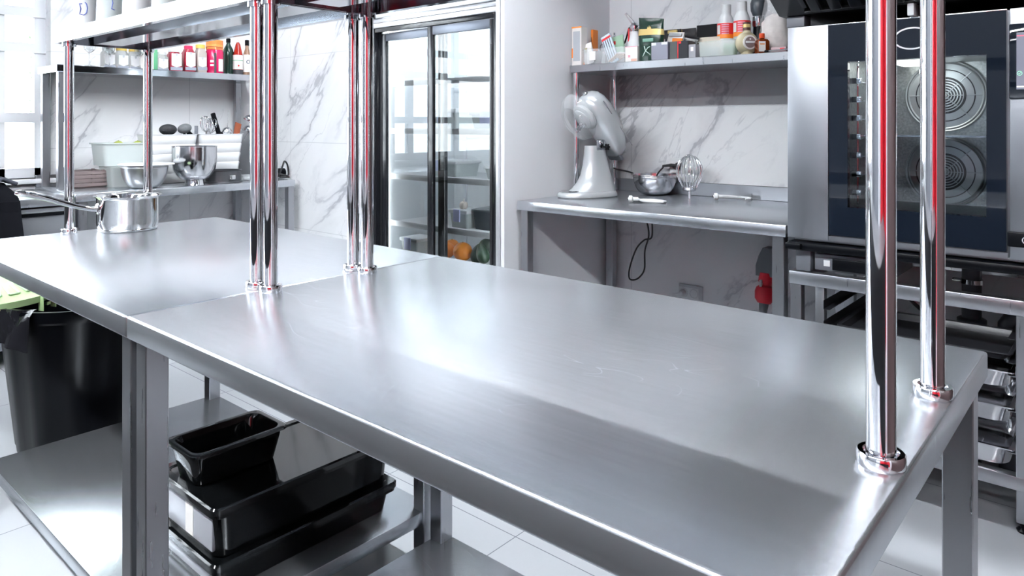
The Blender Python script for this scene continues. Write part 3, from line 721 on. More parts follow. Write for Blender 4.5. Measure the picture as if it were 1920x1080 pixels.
# power cord of the mixer to the wall socket
def world_cable(name, label, pts, r, m, cat='cable'):
    c = [Vector(p) for p in pts]; o = c[0].copy()
    # Catmull-Rom smoothing
    out = []
    for i in range(len(c)-1):
        p0, p1, p2, p3 = c[max(i-1,0)], c[i], c[i+1], c[min(i+2, len(c)-1)]
        for k in range(8):
            t_ = k/8
            out.append(.5*((2*p1)+(-p0+p2)*t_+(2*p0-5*p1+4*p2-p3)*t_*t_+(-p0+3*p1-3*p2+p3)*t_**3))
    out.append(c[-1])
    return tag(B().tube([p-o for p in out], r, 10).to(name, m, loc=o), label, cat)
def SK(px, py, Y): return at(px, py, Y=Y)
sp = SK(1283, 311, 3.55); spx, spz = sp.x, sp.z
def socket(x, z, n, label, w=.082, hh=.082):
    t = thing('wall_socket', label, 'socket', (x, YB, z))
    B().box(-w*n/2, -.012, -hh/2, w*n/2, .0, hh/2, .004).to('face_plate', WHITE, t)
    if w < .07: B().box(-w*n/2+.001, -.0115, -hh/2-.001, w*n/2+.02, .0, hh/2+.012, .003).to('shaded_side', M_('socket_shade_grey', (.55,.57,.60), .5), t)  # flat grey margin paints the shaded sides of a deeper box
    for k in range(n):
        xx = -w*n/2+w*(k+.5); RT = Matrix.Translation((xx, -.012, 0)) @ Matrix.Rotation(PI/2, 4, 'X')
        b = B().set(RT); b.lathe([(.0,-.006),(.020,-.006),(.021,.002),(.024,.002),(.025,0)], 28); u = b.to('socket_well', mat('socket_white', (.7,.72,.74), .4) if 'socket_white' not in bpy.data.materials else bpy.data.materials['socket_white'], t)
        B().cyl((xx-.0095,-.004,0),(xx-.0095,-.0085,0),.0028,8).cyl((xx+.0095,-.004,0),(xx+.0095,-.0085,0),.0028,8).to('pin_hole', BLACK, u)
    return t
socket(spx, spz, 2, 'white double wall socket above the back bench, with a black plug in it')
s2 = SK(1293, 549, 3.55); socket(s2.x, s2.z, 2, 'white double wall socket low on the wall under the back bench', .060, .065)
pl = Vector((spx-.02, YB-.015, spz))
b = B().set(Matrix.Translation(pl) @ Matrix.Rotation(PI/2, 4, 'X'))
b.lathe([(0,0),(.019,0),(.019,.022),(.012,.032),(0,.034)], 24)
b.set(Matrix.Identity(4)).tube([pl+Vector((0,-.026,0)), pl+Vector((-.035,-.03,.004)), pl+Vector((-.085,-.032,-.003))], [.010,.009,.006], 12)
c0 = pl+Vector((-.085,-.032,-.003))
q = [c0, at(1243,314,Y=3.50), at(1233,326,Y=3.49), at(1226,345,Y=3.49), at(1212,352,Y=3.49), at(1200,338,Y=3.47), at(1188,326,Y=3.45), at(1175,321,Y=3.43), at(1160,318,Y=3.41), at(1150,315,Y=3.40)]
c_ = world_cable('power_cord', 'black mixer power cord looping to the wall socket on the back bench', q, .0045, RUBBER)
o = b.to('plug', RUBBER, None); 
o.parent = c_; o.location = -c_.location
# cable loop hanging under the bench
P_ = lambda px, py: SK(px, py, 3.50)
world_cable('hanging_cable', 'black cable hanging in a loop below the back bench', [P_(1210,408), P_(1215,425), P_(1216,445), P_(1209,470), P_(1208,505), P_(1196,522), P_(1182,524), P_(1179,512), P_(1184,490), P_(1194,465), P_(1208,450), P_(1222,444), P_(1222,408)], .0045, RUBBER)
# white plug in the lower socket
pw = Vector((s2.x-.030, YB-.012, s2.z))
b = B().set(Matrix.Translation((0,0,0)) @ Matrix.Rotation(PI/2, 4, 'X')); b.lathe([(0,0),(.017,0),(.017,.022),(.010,.034),(0,.036)], 20)
b.set(Matrix.Identity(4)).tube([(0,-.03,0),(-.04,-.045,-.01),(-.08,-.05,-.05),(-.09,-.04,-.12),(-.09,-.01,-.25),(-.09,-.006,-.45)], .006, 10)
tag(b.to('white_plug', WHITE, loc=pw), 'white plug and cord in the low wall socket under the bench', 'plug')
# red three-phase plug on its grey wall outlet
rp = SK(1440, 495, 3.55)
t = thing('industrial_socket', 'grey industrial wall outlet with red plug beside the bench leg', 'socket', (rp.x+.01, YB, rp.z))
b = B(); b.prism([(-.045,-.05),(.045,-.05),(.045,.09),(-.01,.09),(-.03,.05),(-.045,-.0)], -.07, 0, 'y'); b.to('outlet_housing', GREYPL, t)
z_ = -.06
b = B().set(Matrix.Translation((0,-.045,-.05)) @ Matrix.Rotation(PI, 4, 'X') @ Matrix.Rotation(-.25, 4, 'X')); b.lathe([(0,-.01),(.036,-.01),(.036,.03),(.030,.04),(.030,.05),(.043,.06),(.048,.08),(.045,.115),(.030,.135),(0,.14)], 28); b.to('red_plug', RED, t)
b = B().set(Matrix.Translation((0,-.045,-.05)) @ Matrix.Rotation(PI, 4, 'X') @ Matrix.Rotation(-.25, 4, 'X')); b.lathe([(0,.13),(.024,.13),(.018,.18),(.012,.19),(.012,.30),(0,.30)], 20); b.to('cord_gland', GREYPL, t)
B().box(-.016,-.098,-.10,-.004,-.080,-.065,.002).to('latch', WHITE, t)
hole = SK(1427, 479, 3.55); tag(B().cyl((0,0,0),(0,-.003,0),.008,16).to('wall_plug_hole', RUBBER, loc=hole), 'small black drilled hole in the marble beside the red plug', 'hole')
# things on the bench
bz = .881
p = at(1222, 366, Z=.88); mp = mpp(p.x, p.y); R = 43.5*mp
def bowl(name, label, loc, R, hgt, foot, m=BOWL, lip=.008, cat='bowl'):
    o = []; n = 12; t_ = .0015
    for k in range(n+1):
        a = k/n*PI/2; o.append((foot+(R-lip-foot)*math.sin(a)**.8, hgt*(1-math.cos(a))**.9))
    o += [(R, hgt+.001), (R+.001, hgt-.002), (R-lip+.001, hgt-.003)]
    o2 = [(r-.0, z) for r, z in o]
    prof = [(0,0)]+[(foot, 0)]+o2[1:]
    prof2 = [(max(r-t_,0), z+t_) for r, z in o2[1:n]][::-1]+[(0, t_)]
    b = B().lathe(prof, 40); b.lathe(prof2, 40)
    b.lathe([(R-lip-.0005, hgt-.016),(R-lip+.0022, hgt-.013),(R-lip+.0022, hgt-.009),(R-lip, hgt-.006)], 40)
    return tag(b.to(name, m, loc=loc, fix=False, ang=50), label, cat)
bowl('mixing_bowl', 'shiny steel mixing bowl beside the stand mixer on the back bench', (p.x, p.y+.03, bz), R, 38*mp, .045)
# balloon whisk standing on its hub
p = at(1293, 372, Z=.88); mp = mpp(p.x, p.y)
t = thing('balloon_whisk', 'mixer balloon whisk standing wires-up on the back bench', 'whisk', (p.x, p.y, bz))
B().cyl((0,0,0),(0,0,.035),.0085,16).lathe([(0,.035),(.026,.037),(.038,.044),(.040,.056),(.034,.060),(0,.060)], 28).to('hub', CHROME, t)
WR = mat('whisk_wire', (.8,.8,.82), .15, 1)
b = B()
for k in range(9):
    a = PI*k/9; pts = []
    hh, rr = .158, .066
    for j in range(17):
        s_ = -1+2*j/16; ph = s_*PI*.5
        x = math.sin(ph*1.0); pts.append((x, j))
    pts = []
    for j in range(21):
        u_ = j/20*2-1; w_ = math.copysign(min(1, (abs(u_)*1.6))**.8, u_) if False else math.sin(u_*PI*.5)
        ang_ = u_*2.35; r_ = rr*math.sin(abs(ang_))/1.0; z_ = .060+.078+ .082*math.cos(ang_)
        if abs(u_) > .93: r_ = .036*1.0; z_ = .058
        r_ = max(r_, .0)*math.copysign(1, u_)
        pts.append((r_*math.cos(a), r_*math.sin(a), z_+k*.0006))
    b.tube(pts, .0020, 6)
b.to('wire_loops', WR, t)
def attach(px, py, label, rz, kind, grp=None):
    p = at(px, py, Z=.88); t = thing('dough_hook' if kind else 'flat_beater', label, 'mixer attachment', (p.x, p.y, bz+.017), rz)
    b = B().set(Matrix.Rotation(PI/2, 4, 'Y')); b.lathe([(0,0),(.0055,0),(.0075,.004),(.0165,.006),(.017,.012),(.017,.020),(.010,.026),(.009,.05),(0,.05)], 24); b.to('hub', WHITE, t)
    B().cyl((-.002,0,0),(.003,0,0),.0058,12).to('hub_bore', BLACK, t)
    b = B()
    if kind: b.tube([(.045,0,0),(.08,0,-.002),(.12,.012,-.005),(.16,.020,-.007),(.185,.005,-.009),(.175,-.02,-.009),(.15,-.03,-.009)], [.009,.009,.008,.008,.007,.006,.004], 12)
    else: b.tube([(.045,0,0),(.06,.0,-.004),(.075,.03,-.006),(.12,.045,-.008),(.165,.03,-.010),(.18,0,-.010),(.165,-.03,-.010),(.12,-.045,-.008),(.075,-.03,-.006),(.06,0,-.004)], .0055, 10).tube([(.06,0,-.004),(.18,0,-.010)], .005, 8)
    b.to('hook' if kind else 'beater_blade', WHITE, t)
    return t
attach(1177, 380, 'white-coated flat beater lying in front of the steel bowl', CAMROT-.15, False)
attach(1337, 375, 'white-coated dough hook lying right of the balloon whisk', CAMROT-.12, True)
# ================================================================== goods on the raised shelf (back)
SZ = 1.577
def M_(n, *a, **k):
    return bpy.data.materials.get(n) or mat(n, *a, **k)
def sx(px, Y=3.18): return at(px, 100, Y=Y).x
def hz(py, px, Y): return at(px, py, Y=Y).z-SZ
ROT = math.radians(12)
def carton(name, label, px0, px1, ytop, Y, dpt, m, cat='box', marks=(), rz=0, z=SZ, group=None, tiltx=0):
    x0, x1 = sx(px0, Y), sx(px1, Y); h = at((px0+px1)/2, ytop, Y=Y).z-z
    t = thing(name, label, cat, ((x0+x1)/2, Y+dpt/2, z), rz, group)
    if tiltx: t.rotation_euler = (tiltx, 0, rz)
    w = (x1-x0)/2
    B().box(-w, -dpt/2, 0, w, dpt/2, h, .0015, 1).to('carton', m, t)
    for (n, mm, a0, a1, z0, z1) in marks:      # printed fields, in fractions of the front
        B().box(-w+2*w*a0, -dpt/2-.0008, h*z0, -w+2*w*a1, -dpt/2+.001, h*z1).to(n, mm, t)
    return t
ORG = M_('print_orange', (.85,.25,.03), .4); GRY = M_('print_grey', (.45,.48,.52), .5); REDP = M_('print_red', (.75,.03,.04), .4)
GOLD = M_('print_gold', (.72,.55,.22), .35, .3); WPAP = M_('paper_white', (.82,.80,.78), .5); DKP = M_('print_dark', (.05,.05,.06), .4)
BLUEP = M_('print_blue', (.30,.42,.72), .4); PINK = M_('print_pink', (.8,.35,.45), .4)
carton('tall_carton', 'tall white carton with orange edging at the left end of the back shelf', 1072, 1090, 50, 3.16, .055, M_('carton_white', (.82,.79,.77), .5),
    marks=(('grey_panel', GRY, .15, .85, .12, .88), ('orange_spot', ORG, .0, .12, .2, .45), ('orange_top', ORG, 0, 1, .965, 1.0)))
carton('orange_box', 'orange and brown little box behind the tall carton on the back shelf', 1100, 1112, 56, 3.36, .05, ORG, marks=(('brown_print', M_('print_brown', (.30,.12,.04), .5), .3, .8, .2, .8),))
def tray_box(label, px0, px1, ytop, Y, dpt, m, name='clear_tray', h=None):
    x0, x1 = sx(px0, Y), sx(px1, Y); h = h or at((px0+px1)/2, ytop, Y=Y).z-SZ; w = (x1-x0)/2
    t = thing(name, label, 'container', ((x0+x1)/2, Y+dpt/2, SZ))
    b = B(); d = dpt/2
    b.loft([rrect(-w+.004,-d+.004,w-.004,d-.004,.010,0), rrect(-w,-d,w,d,.012,h-.004), rrect(-w-.003,-d-.003,w+.003,d+.003,.012,h-.003), rrect(-w-.003,-d-.003,w+.003,d+.003,.012,h),
            rrect(-w+.003,-d+.003,w-.003,d-.003,.010,h), rrect(-w+.006,-d+.006,w-.006,d-.006,.010,.003)], (True, True))
    b.to('tray_body', m, t); return t
t = tray_box('clear plastic tray of packets and straws at the left of the back shelf', 1092, 1171, 90, 3.15, .17, CLEARPL)
B().box(-.085,-.088,.022,-.045,-.086,.070).to('white_label', WPAP, t)
def flat_pack(name, label, px, py, Y, w, h, m, cat='packet', ry=0, th=.006, z=None, marks=()):
    p = at(px, py, Y=Y); t = thing(name, label, cat, (p.x, Y, SZ+.006 if z is None else z))
    t.rotation_euler = (-.12, ry, 0)
    b = B(); n = 8
    b.loft([[( -w/2, -.001, zz), (w/2, -.001, zz), (w/2, .001, zz), (-w/2, .001, zz)] if kk in (0, n) else
            [(-w/2*(1-.02*math.sin(kk)), -th*math.sin(PI*kk/n)-.001, zz), (w/2*(1-.02*math.cos(kk*2)), -th*math.sin(PI*kk/n)-.001, zz), (w/2, th*math.sin(PI*kk/n)+.001, zz), (-w/2, th*math.sin(PI*kk/n)+.001, zz)] for kk, zz in [(k, h*k/n) for k in range(n+1)]])
    b.to('sachet', m, t, ang=70)
    for (nm, mm, a0, a1, z0, z1) in marks:
        B().box(-w/2+w*a0, -th-.003, h*z0, -w/2+w*a1, -th*.6, h*z1).to(nm, mm, t)
    return t
flat_pack('seed_packet', 'white packet with a small emblem leaning in the clear tray', 1102, 100, 3.19, .085, .115, WPAP, ry=-.25, marks=(('emblem', M_('print_olive', (.35,.33,.2), .5), .42, .66, .55, .78), ('orange_print', ORG, .1, .3, .02, .15)))
flat_pack('dark_packet', 'dark packet tucked behind the white packet in the tray', 1117, 100, 3.23, .06, .075, DKP, ry=.1)
t = thing('striped_sleeve', 'pale blue sleeve with dark stripes leaning in the clear tray', 'packet', (sx(1152,3.2), 3.20, SZ+.006)); t.rotation_euler = (-.1, -.42, 0)
B().box(-.030, -.006, 0, .030, .006, .165, .002).to('sleeve', M_('pale_blue', (.62,.74,.86), .35), t)
for k in range(4): B().box(-.024+k*.014, -.0072, .01, -.020+k*.014, -.0058, .150).to('stripe', DKP, t)
B().box(-.028, -.0074, .140, .030, -.0058, .152).to('red_band', REDP, t)
flat_pack('green_sachet', 'pale green sachet with red lettering area standing in the tray', 1160, 100, 3.24, .085, .15, M_('sachet_green', (.33,.50,.36), .35), ry=-.18, marks=(('red_print', REDP, .1, .45, .70, .82), ('pale_print', WPAP, .2, .8, .2, .38)))
for k in range(7):
    tag(B().cyl((0,0,0), (.05, 0, .035), .004, 8).ell((.05,0,.035),(.006,.006,.006),8,6).to('wooden_stick', M_('wood_pale', (.72,.55,.40), .6), loc=(sx(1146,3.2)+k*.006, 3.175+.012*k, SZ+.012)), 'pale wooden stick bundled at the right end of the clear tray', 'stick', 'wooden sticks in the clear tray')
# glass and steel press
p = at(1150, 100, Y=3.33); t = thing('coffee_press', 'glass press in a steel frame with wire handle behind the green sachet', 'press', (p.x, 3.34, SZ))
B().lathe([(0,.004),(.044,.004),(.044,.150),(.042,.150),(.042,.006),(0,.006)], 32).to('beaker', GLASS, t)
b = B()
for k in range(4):
    a = k*PI/2+.4; b.cyl((.047*math.cos(a), .047*math.sin(a), 0), (.047*math.cos(a), .047*math.sin(a), .14), .003, 8)
b.lathe([(.045,.012),(.049,.012),(.049,.022),(.045,.022),(.045,.012)], 32).lathe([(.045,.120),(.049,.120),(.049,.130),(.045,.130),(.045,.120)], 32).to('frame', CHROME, t)
B().tube([(-.049,0,.125),(-.085,0,.128),(-.092,0,.12),(-.092,0,.03),(-.085,0,.02),(-.049,0,.018)], .004, 10).to('handle', CHROME, t)
B().lathe([(0,.150),(.047,.150),(.047,.158),(.020,.166),(.006,.168),(.006,.185),(0,.185)], 32).to('lid', CHROME, t)
p = at(1165, 100, Y=3.22)
tag(bowl('white_dish', 'small white and beige dish beside the press on the shelf', (sx(1168,3.26), 3.25, SZ), .035, .06, .02, m=WPAP, lip=.002), 'small beige dish at the right end of the clear tray', 'dish')
carton('small_white_box', 'small white box with a pink mark left of the green pouch', 1172, 1195, 87, 3.15, .05, WPAP, marks=(('pink_mark', PINK, .25, .42, .30, .45), ('pink_edge', PINK, 0, 1, .96, 1), ('peach_print', M_('print_peach', (.8,.5,.4), .4), .5, .95, .05, .2)))
# white bottle with clamp and steel nozzle (whipper)
t = thing('cream_whipper', 'steel cream whipper with raised nozzle and black lever behind the green pouch', 'whipper', (sx(1190,3.30), 3.30, SZ))
B().lathe([(0,0),(.036,0),(.038,.01),(.038,.12),(.030,.15),(.022,.165),(.022,.175),(0,.175)], 32).to('bottle', WHITE, t)
B().lathe([(0,.175),(.024,.175),(.026,.18),(.026,.205),(.018,.215),(.010,.222),(0,.222)], 28).cyl((.0,0,.19),(.085,0,.205),.010,16).cyl((.052,0,.199),(.070,0,.203),.014,16).to('head', CHROME, t)
B().tube([(0,0,.20),(-.012,0,.225),(-.055,0,.275)], [.012,.010,.007], 14).to('nozzle', CHROME, t)
B().tube([(-.016,0,.205),(-.036,0,.195),(-.050,0,.15),(-.062,0,.12),(-.075,0,.112)], .0045, 10).to('lever', BLACK, t)
B().box(-.022,-.034,.12,-.014,-.026,.19,.002).to('red_tag', REDP, t)
# green coffee pouch
x0, x1 = sx(1193,3.15), sx(1240,3.15); w = (x1-x0)/2; p0 = at(1215, 33, Y=3.15); h = p0.z-SZ
t = thing('coffee_pouch', 'dark green foil pouch with a gold band standing on the back shelf', 'pouch', ((x0+x1)/2-.003, 3.18, SZ))
PG = M_('pouch_green', (.006,.032,.020), .22, bump=1.2, bscale=26)
b = B(); rings = []
for k in range(13):
    f = k/12; ww = w*(.90+.12*f-.03*math.sin(f*9)); d = .034*(1-f)**.5+.0015+.004*math.sin(f*14)*(1-f)
    z = h*f-.014*f*0
    rings.append([(ww*math.copysign(abs(math.cos(a))**.6, math.cos(a)), -d*math.sin(a), z*(1-.05*math.cos(a)*f*.9)) for a in [2*PI*j/20 for j in range(20)]])
b.loft(rings).to('pouch_body', PG, t, ang=60)
b = B(); rings = []
for f in (.60,.64,.68,.745):
    ww = (w*(.90+.12*f-.03*math.sin(f*9)))+.0012; d = .034*(1-f)**.5+.0028+.004*math.sin(f*14)*(1-f)
    rings.append([(ww*math.copysign(abs(math.cos(a))**.6, math.cos(a)), -d*math.sin(a), h*f*(1-.05*math.cos(a)*f*.9)) for a in [2*PI*j/20 for j in range(20)]])
b.loft(rings, (False, False)).to('gold_band', GOLD, t, ang=60)
b = B(); b.prism([(-.012,0),(-.008,.012),(-.003,.004),(0,.016),(.003,.004),(.008,.012),(.012,0)], -.0215, -.0195, 'y'); b.bm.transform(Matrix.Translation((0,0,h*.745)))
b.to('gold_crown', GOLD, t)
b = B().tube([(-.03,-.033,.02),(-.012,-.035,.05),(-.02,-.034,.075)], .0022, 6).tube([(-.012,-.035,.05),(.015,-.034,.03)], .0022, 6).tube([(-.022,-.035,.035),(0,-.035,.065),(.012,-.034,.07)], .0022, 6)
b.to('leaf_print', M_('print_pale_green', (.6,.75,.68), .35), t)
B().box(-.030,-.0335,.095,.030,-.027,.112,.001).to('pale_print', M_('print_mid_green', (.18,.36,.28), .35), t)
carton('grey_carton', 'grey cardboard box in front of the green pouch, with white corner labels', 1221, 1252, 79, 3.14, .07, M_('carton_grey', (.26,.27,.33), .5), marks=(('white_label', WHITE, .02, .30, .83, .99), ('white_label', WHITE, .62, .98, .84, .99)))
carton('black_carton', 'black box with a thin red stripe right of the grey carton', 1256, 1290, 77, 3.145, .07, M_('carton_black', (.022,.024,.03), .4, spec=.3), marks=(('red_stripe', REDP, .42, .47, .0, 1.0), ('red_corner', REDP, .50, .62, .86, .98), ('grey_field', M_('carton_mid', (.07,.08,.08), .45), .0, .40, .0, 1.0)))
carton('small_grey_box', 'little grey foil box right of the black carton on the shelf', 1291, 1304, 83, 3.15, .05, M_('foil_grey', (.34,.35,.38), .3), marks=(('pale_print', WPAP, .3, .7, .5, .8),))
# snack bags behind
flat_pack('snack_bag', 'black and orange snack bag at the left behind the cartons', 1252, 100, 3.33, .13, .175, M_('bag_black', (.012,.010,.012), .25, bump=1, bscale=30, spec=.25), th=.018, z=SZ, marks=(('orange_field', ORG, .05, .5, .25, .48), ('gold_print', GOLD, .5, .9, .86, .95), ('white_print', WPAP, .1, .4, .62, .70)))
flat_pack('snack_bag', 'black snack bag with a gold top behind the orange packet', 1280, 100, 3.38, .13, .180, M_('bag_black', (.03,.02,.025), .25), th=.018, z=SZ, marks=(('gold_print', GOLD, .05, .45, .85, .95),))
flat_pack('cheese_packet', 'white and orange packet between the snack bags and the black carton', 1262, 100, 3.27, .085, .150, WPAP, th=.012, z=SZ, ry=.08, marks=(('orange_field', ORG, .35, 1.0, .30, .78), ('grey_lettering', GRY, .08, .9, .85, .95)))
bs = flat_pack('black_sachet', 'crumpled black sachet with a red button mark on the back shelf', 1286, 100, 3.255, .075, .125, M_('sachet_black', (.012,.012,.014), .15, bump=1, bscale=50), th=.016, z=SZ, ry=.25, marks=(('white_mark', WPAP, .55, .75, .6, .7),))
b = B().set(Matrix.Rotation(PI/2, 4, 'X')).lathe([(0,0),(.018,0),(.018,.004),(.014,.007),(0,.008)], 24)
b.to('red_button', REDP, bs, loc=(-.01, -.017, .055))
carton('flat_black_box', 'flat matt black box leaning behind the clear bin on the shelf', 1306, 1346, 46, 3.33, .03, M_('box_black', (.006,.0065,.008), .5, spec=.15), rz=.0)
# clear bin of green packets
t = tray_box('long clear plastic bin with green packets in the middle of the back shelf', 1308, 1377, 76, 3.15, .16, M_('bin_clear_green', (.70,.76,.74), .15, alpha=.34), name='clear_bin')
flat_pack('green_packet', 'flat green packet inside the right end of the clear bin', 1368, 100, 3.22, .07, .06, M_('packet_green', (.10,.22,.12), .4), z=SZ+.005)
flat_pack('grey_packet', 'grey packet lying in the left of the clear bin', 1330, 100, 3.22, .10, .05, M_('packet_grey', (.4,.46,.5), .4), z=SZ+.005)
carton('beige_box', 'low beige box behind the clear bin on the back shelf', 1290, 1352, 70, 3.29, .10, M_('carton_beige', (.68,.62,.52), .5), z=SZ)
# detergent-like white bottles with red and orange labels
LBR = M_('label_red', (.80,.05,.05), .35); LBO = M_('label_orange', (.95,.28,.03), .35)
def white_bottle(px, Y, ptop, label):
    x = sx(px, Y); h = at(px, ptop, Y=Y).z-SZ; r = 15.5*mpp(x, Y); k = h/.30
    t = thing('white_bottle', label, 'bottle', (x, Y, SZ), math.radians(35))
    B().lathe([(0,0),(r*.95,0),(r,.006),(r,.19*k),(r*.96,.205*k),(r*.75,.232*k),(r*.60,.245*k),(r*.58,.252*k),(0,.252*k)], 36).to('bottle_body', WHITE, t)
    B().lathe([(0,.250*k),(r*.60,.250*k),(r*.60,.297*k),(r*.55,.30*k),(0,.30*k)], 36).to('cap', WHITE, t)
    B().lathe([(r+.0005,.125*k),(r+.001,.125*k),(r+.001,.195*k),(r+.0005,.195*k)], 36).to('label_band', LBR, t)
    B().lathe([(r+.0009,.112*k),(r+.0015,.112*k),(r+.0015,.134*k),(r+.0009,.134*k)], 36).to('label_band', LBO, t)
    q = B().set(Matrix.Rotation(-PI*.95, 4, 'Z')); q.lathe([(r+.0012,.136*k),(r+.002,.136*k),(r+.002,.185*k),(r+.0012,.185*k)], 10, ang=.55); q.to('label_panel', WPAP, t)
    q = B()
    for j in range(5):
        z = .134*k+j*.012*k; q.set(Matrix.Rotation(-PI*.72, 4, 'Z')); q.lathe([(r+.0012,z),(r+.0018,z),(r+.0018,z+.006),(r+.0012,z+.006)], 12, ang=.85)
    q.to('print_lines', PINK, t)
white_bottle(1361, 3.33, 9, 'white bottle with red and orange label, left of the two')
white_bottle(1391, 3.31, 3, 'white bottle with red and orange label behind the gold bottle')
# round gold liqueur bottle
x = sx(1400, 3.17); mp = mpp(x, 3.17); R = 22*mp
t = thing('round_bottle', 'round pale gold bottle with a circular brown label and brown cap', 'bottle', (x, 3.17, SZ), CAMROT+.15)
GB = M_('gold_glass', (.78,.72,.50), .12, trans=.35, ior=1.3)
b = B(); b.ell((0,0,R*.98), (R, R*.55, R), 32, 20).lathe([(R*.55,0),(R*.5,.004),(R*.5,.012),(R*.3,.02)], 28).lathe([(R*.45,R*1.82),(R*.30,R*1.98),(R*.28,R*2.15),(0,R*2.15)], 24); b.to('glass_body', GB, t)
B().lathe([(0,R*2.05),(R*.31,R*2.05),(R*.31,R*2.72),(R*.28,R*2.75),(0,R*2.75)], 28).to('cap', M_('cap_brown', (.09,.035,.025), .3), t)
B().lathe([(R*.32,R*2.30),(R*.33,R*2.30),(R*.33,R*2.58),(R*.32,R*2.58)], 28).to('gold_ring', GOLD, t)
RT = Matrix.Translation((0,-R*.50,R*1.0)) @ Matrix.Rotation(PI/2, 4, 'X')
B().set(RT).lathe([(0,0),(R*.60,0),(R*.62,.003),(R*.60,.006),(R*.5,.0065),(0,.0066)], 40).to('round_label', WPAP, t)
B().set(RT).lathe([(0,.0066),(R*.47,.0066),(R*.47,.0075),(0,.0075)], 40).to('label_centre', M_('label_brown', (.22,.17,.17), .4), t)
B().box(-R*.42, -R*.5-.0088, R*.92, R*.42, -R*.5-.007, R*1.10, .0008, 1).box(-.003,-R*.5-.0088,R*1.20,.003,-R*.5-.007,R*1.35).to('label_lettering', WHITE, t)
# little amber bottle with orange cap
x = sx(1427, 3.155); mp = mpp(x, 3.155)
t = thing('amber_bottle', 'small square amber bottle with an orange cap and white label', 'bottle', (x, 3.165, SZ), CAMROT)
w = 11*mp; b = B(); b.loft([rrect(-w,-w,w,w,.006,0), rrect(-w,-w,w,w,.006,22*mp), rrect(-w*.8,-w*.8,w*.8,w*.8,.006,26*mp), rrect(-w*.35,-w*.35,w*.35,w*.35,.005,28*mp), rrect(-w*.32,-w*.32,w*.32,w*.32,.005,31*mp)])
b.to('glass_body', M_('amber_glass', (.28,.05,.01), .06, trans=.5, ior=1.3), t)
B().lathe([(0,29*mp),(w*.42,29*mp),(w*.45,30*mp),(w*.45,37*mp),(w*.38,38*mp),(0,38*mp)], 20).to('cap', M_('cap_orange', (.80,.09,.02), .4), t)
B().box(-w*.85, -w-.001, 3*mp, w*.25, -w+.001, 22*mp).to('paper_label', WPAP, t)
B().box(-w*.7, -w-.0018, 16*mp, w*.1, -w-.0008, 18*mp).to('label_lettering', ORG, t)
# black siphon / grinder with steel collar
x = sx(1423, 3.36); t = thing('black_grinder', 'tall black grinder with a steel collar behind the amber bottle', 'grinder', (x, 3.36, SZ))
B().lathe([(0,0),(.040,0),(.042,.01),(.036,.05),(.028,.11),(.026,.15),(0,.15)], 28).to('grinder_body', BLACK, t)
B().lathe([(0,.148),(.030,.148),(.032,.155),(.032,.195),(.028,.20),(0,.20)], 28).to('steel_collar', CHROME, t)
B().lathe([(0,.20),(.028,.20),(.038,.225),(.040,.26),(.032,.285),(.020,.295),(.020,.31),(0,.312)], 28).to('top_knob', M_('grinder_dark', (.06,.07,.085), .3), t)
# bag of flour
x = sx(1453, 3.27); t = thing('flour_bag', 'clear plastic bag half full of flour at the right end of the shelf', 'bag', (x, 3.28, SZ))
b = B(); rings = []
def blob(z, r, d, sd): return [(r*math.cos(a)*(1+.09*math.sin(3*a+sd*2.1)+.05*math.sin(7*a+2*sd)), d*math.sin(a)*(1+.05*math.sin(4*a+sd)), z+.006*math.sin(5*a+sd)) for a in [2*PI*j/36 for j in range(36)]]
b.loft([blob(.003,.048,.05,0), blob(.02,.062,.065,1), blob(.06,.068,.07,2), blob(.11,.066,.068,3), blob(.15,.058,.058,4), blob(.175,.04,.04,5), blob(.185,.015,.015,6)]).to('flour', M_('flour', (.76,.70,.67), .9, bump=1.6, bscale=28, cvar=.12), t, ang=80)
b = B(); b.loft([blob(0,.053,.056,0), blob(.02,.068,.071,1), blob(.07,.074,.075,2), blob(.14,.070,.070,3), blob(.20,.058,.045,4), blob(.26,.046,.026,5), blob(.31,.05,.012,6)], (True, False)).to('bag_film', FILM, t, ang=80)
t = thing('probe_thermometer', 'thin steel probe on black grip lying on the shelf before the flour bag', 'thermometer', (sx(1436, 3.15), 3.15, SZ+.008))
B().cyl((.01,0,0),(.10,.0,.004),.0028,8).to('probe', CHROME, t); B().cyl((-.01,0,0),(.012,0,0),.0055,10).to('grip', BLACK, t)
carton('pink_packet', 'flat pink packet lying under the probe at the end of the shelf', 1445, 1474, 88, 3.165, .06, M_('packet_pinkish', (.55,.42,.44), .5), marks=(('red_mark', REDP, .6, .9, .4, .8),))
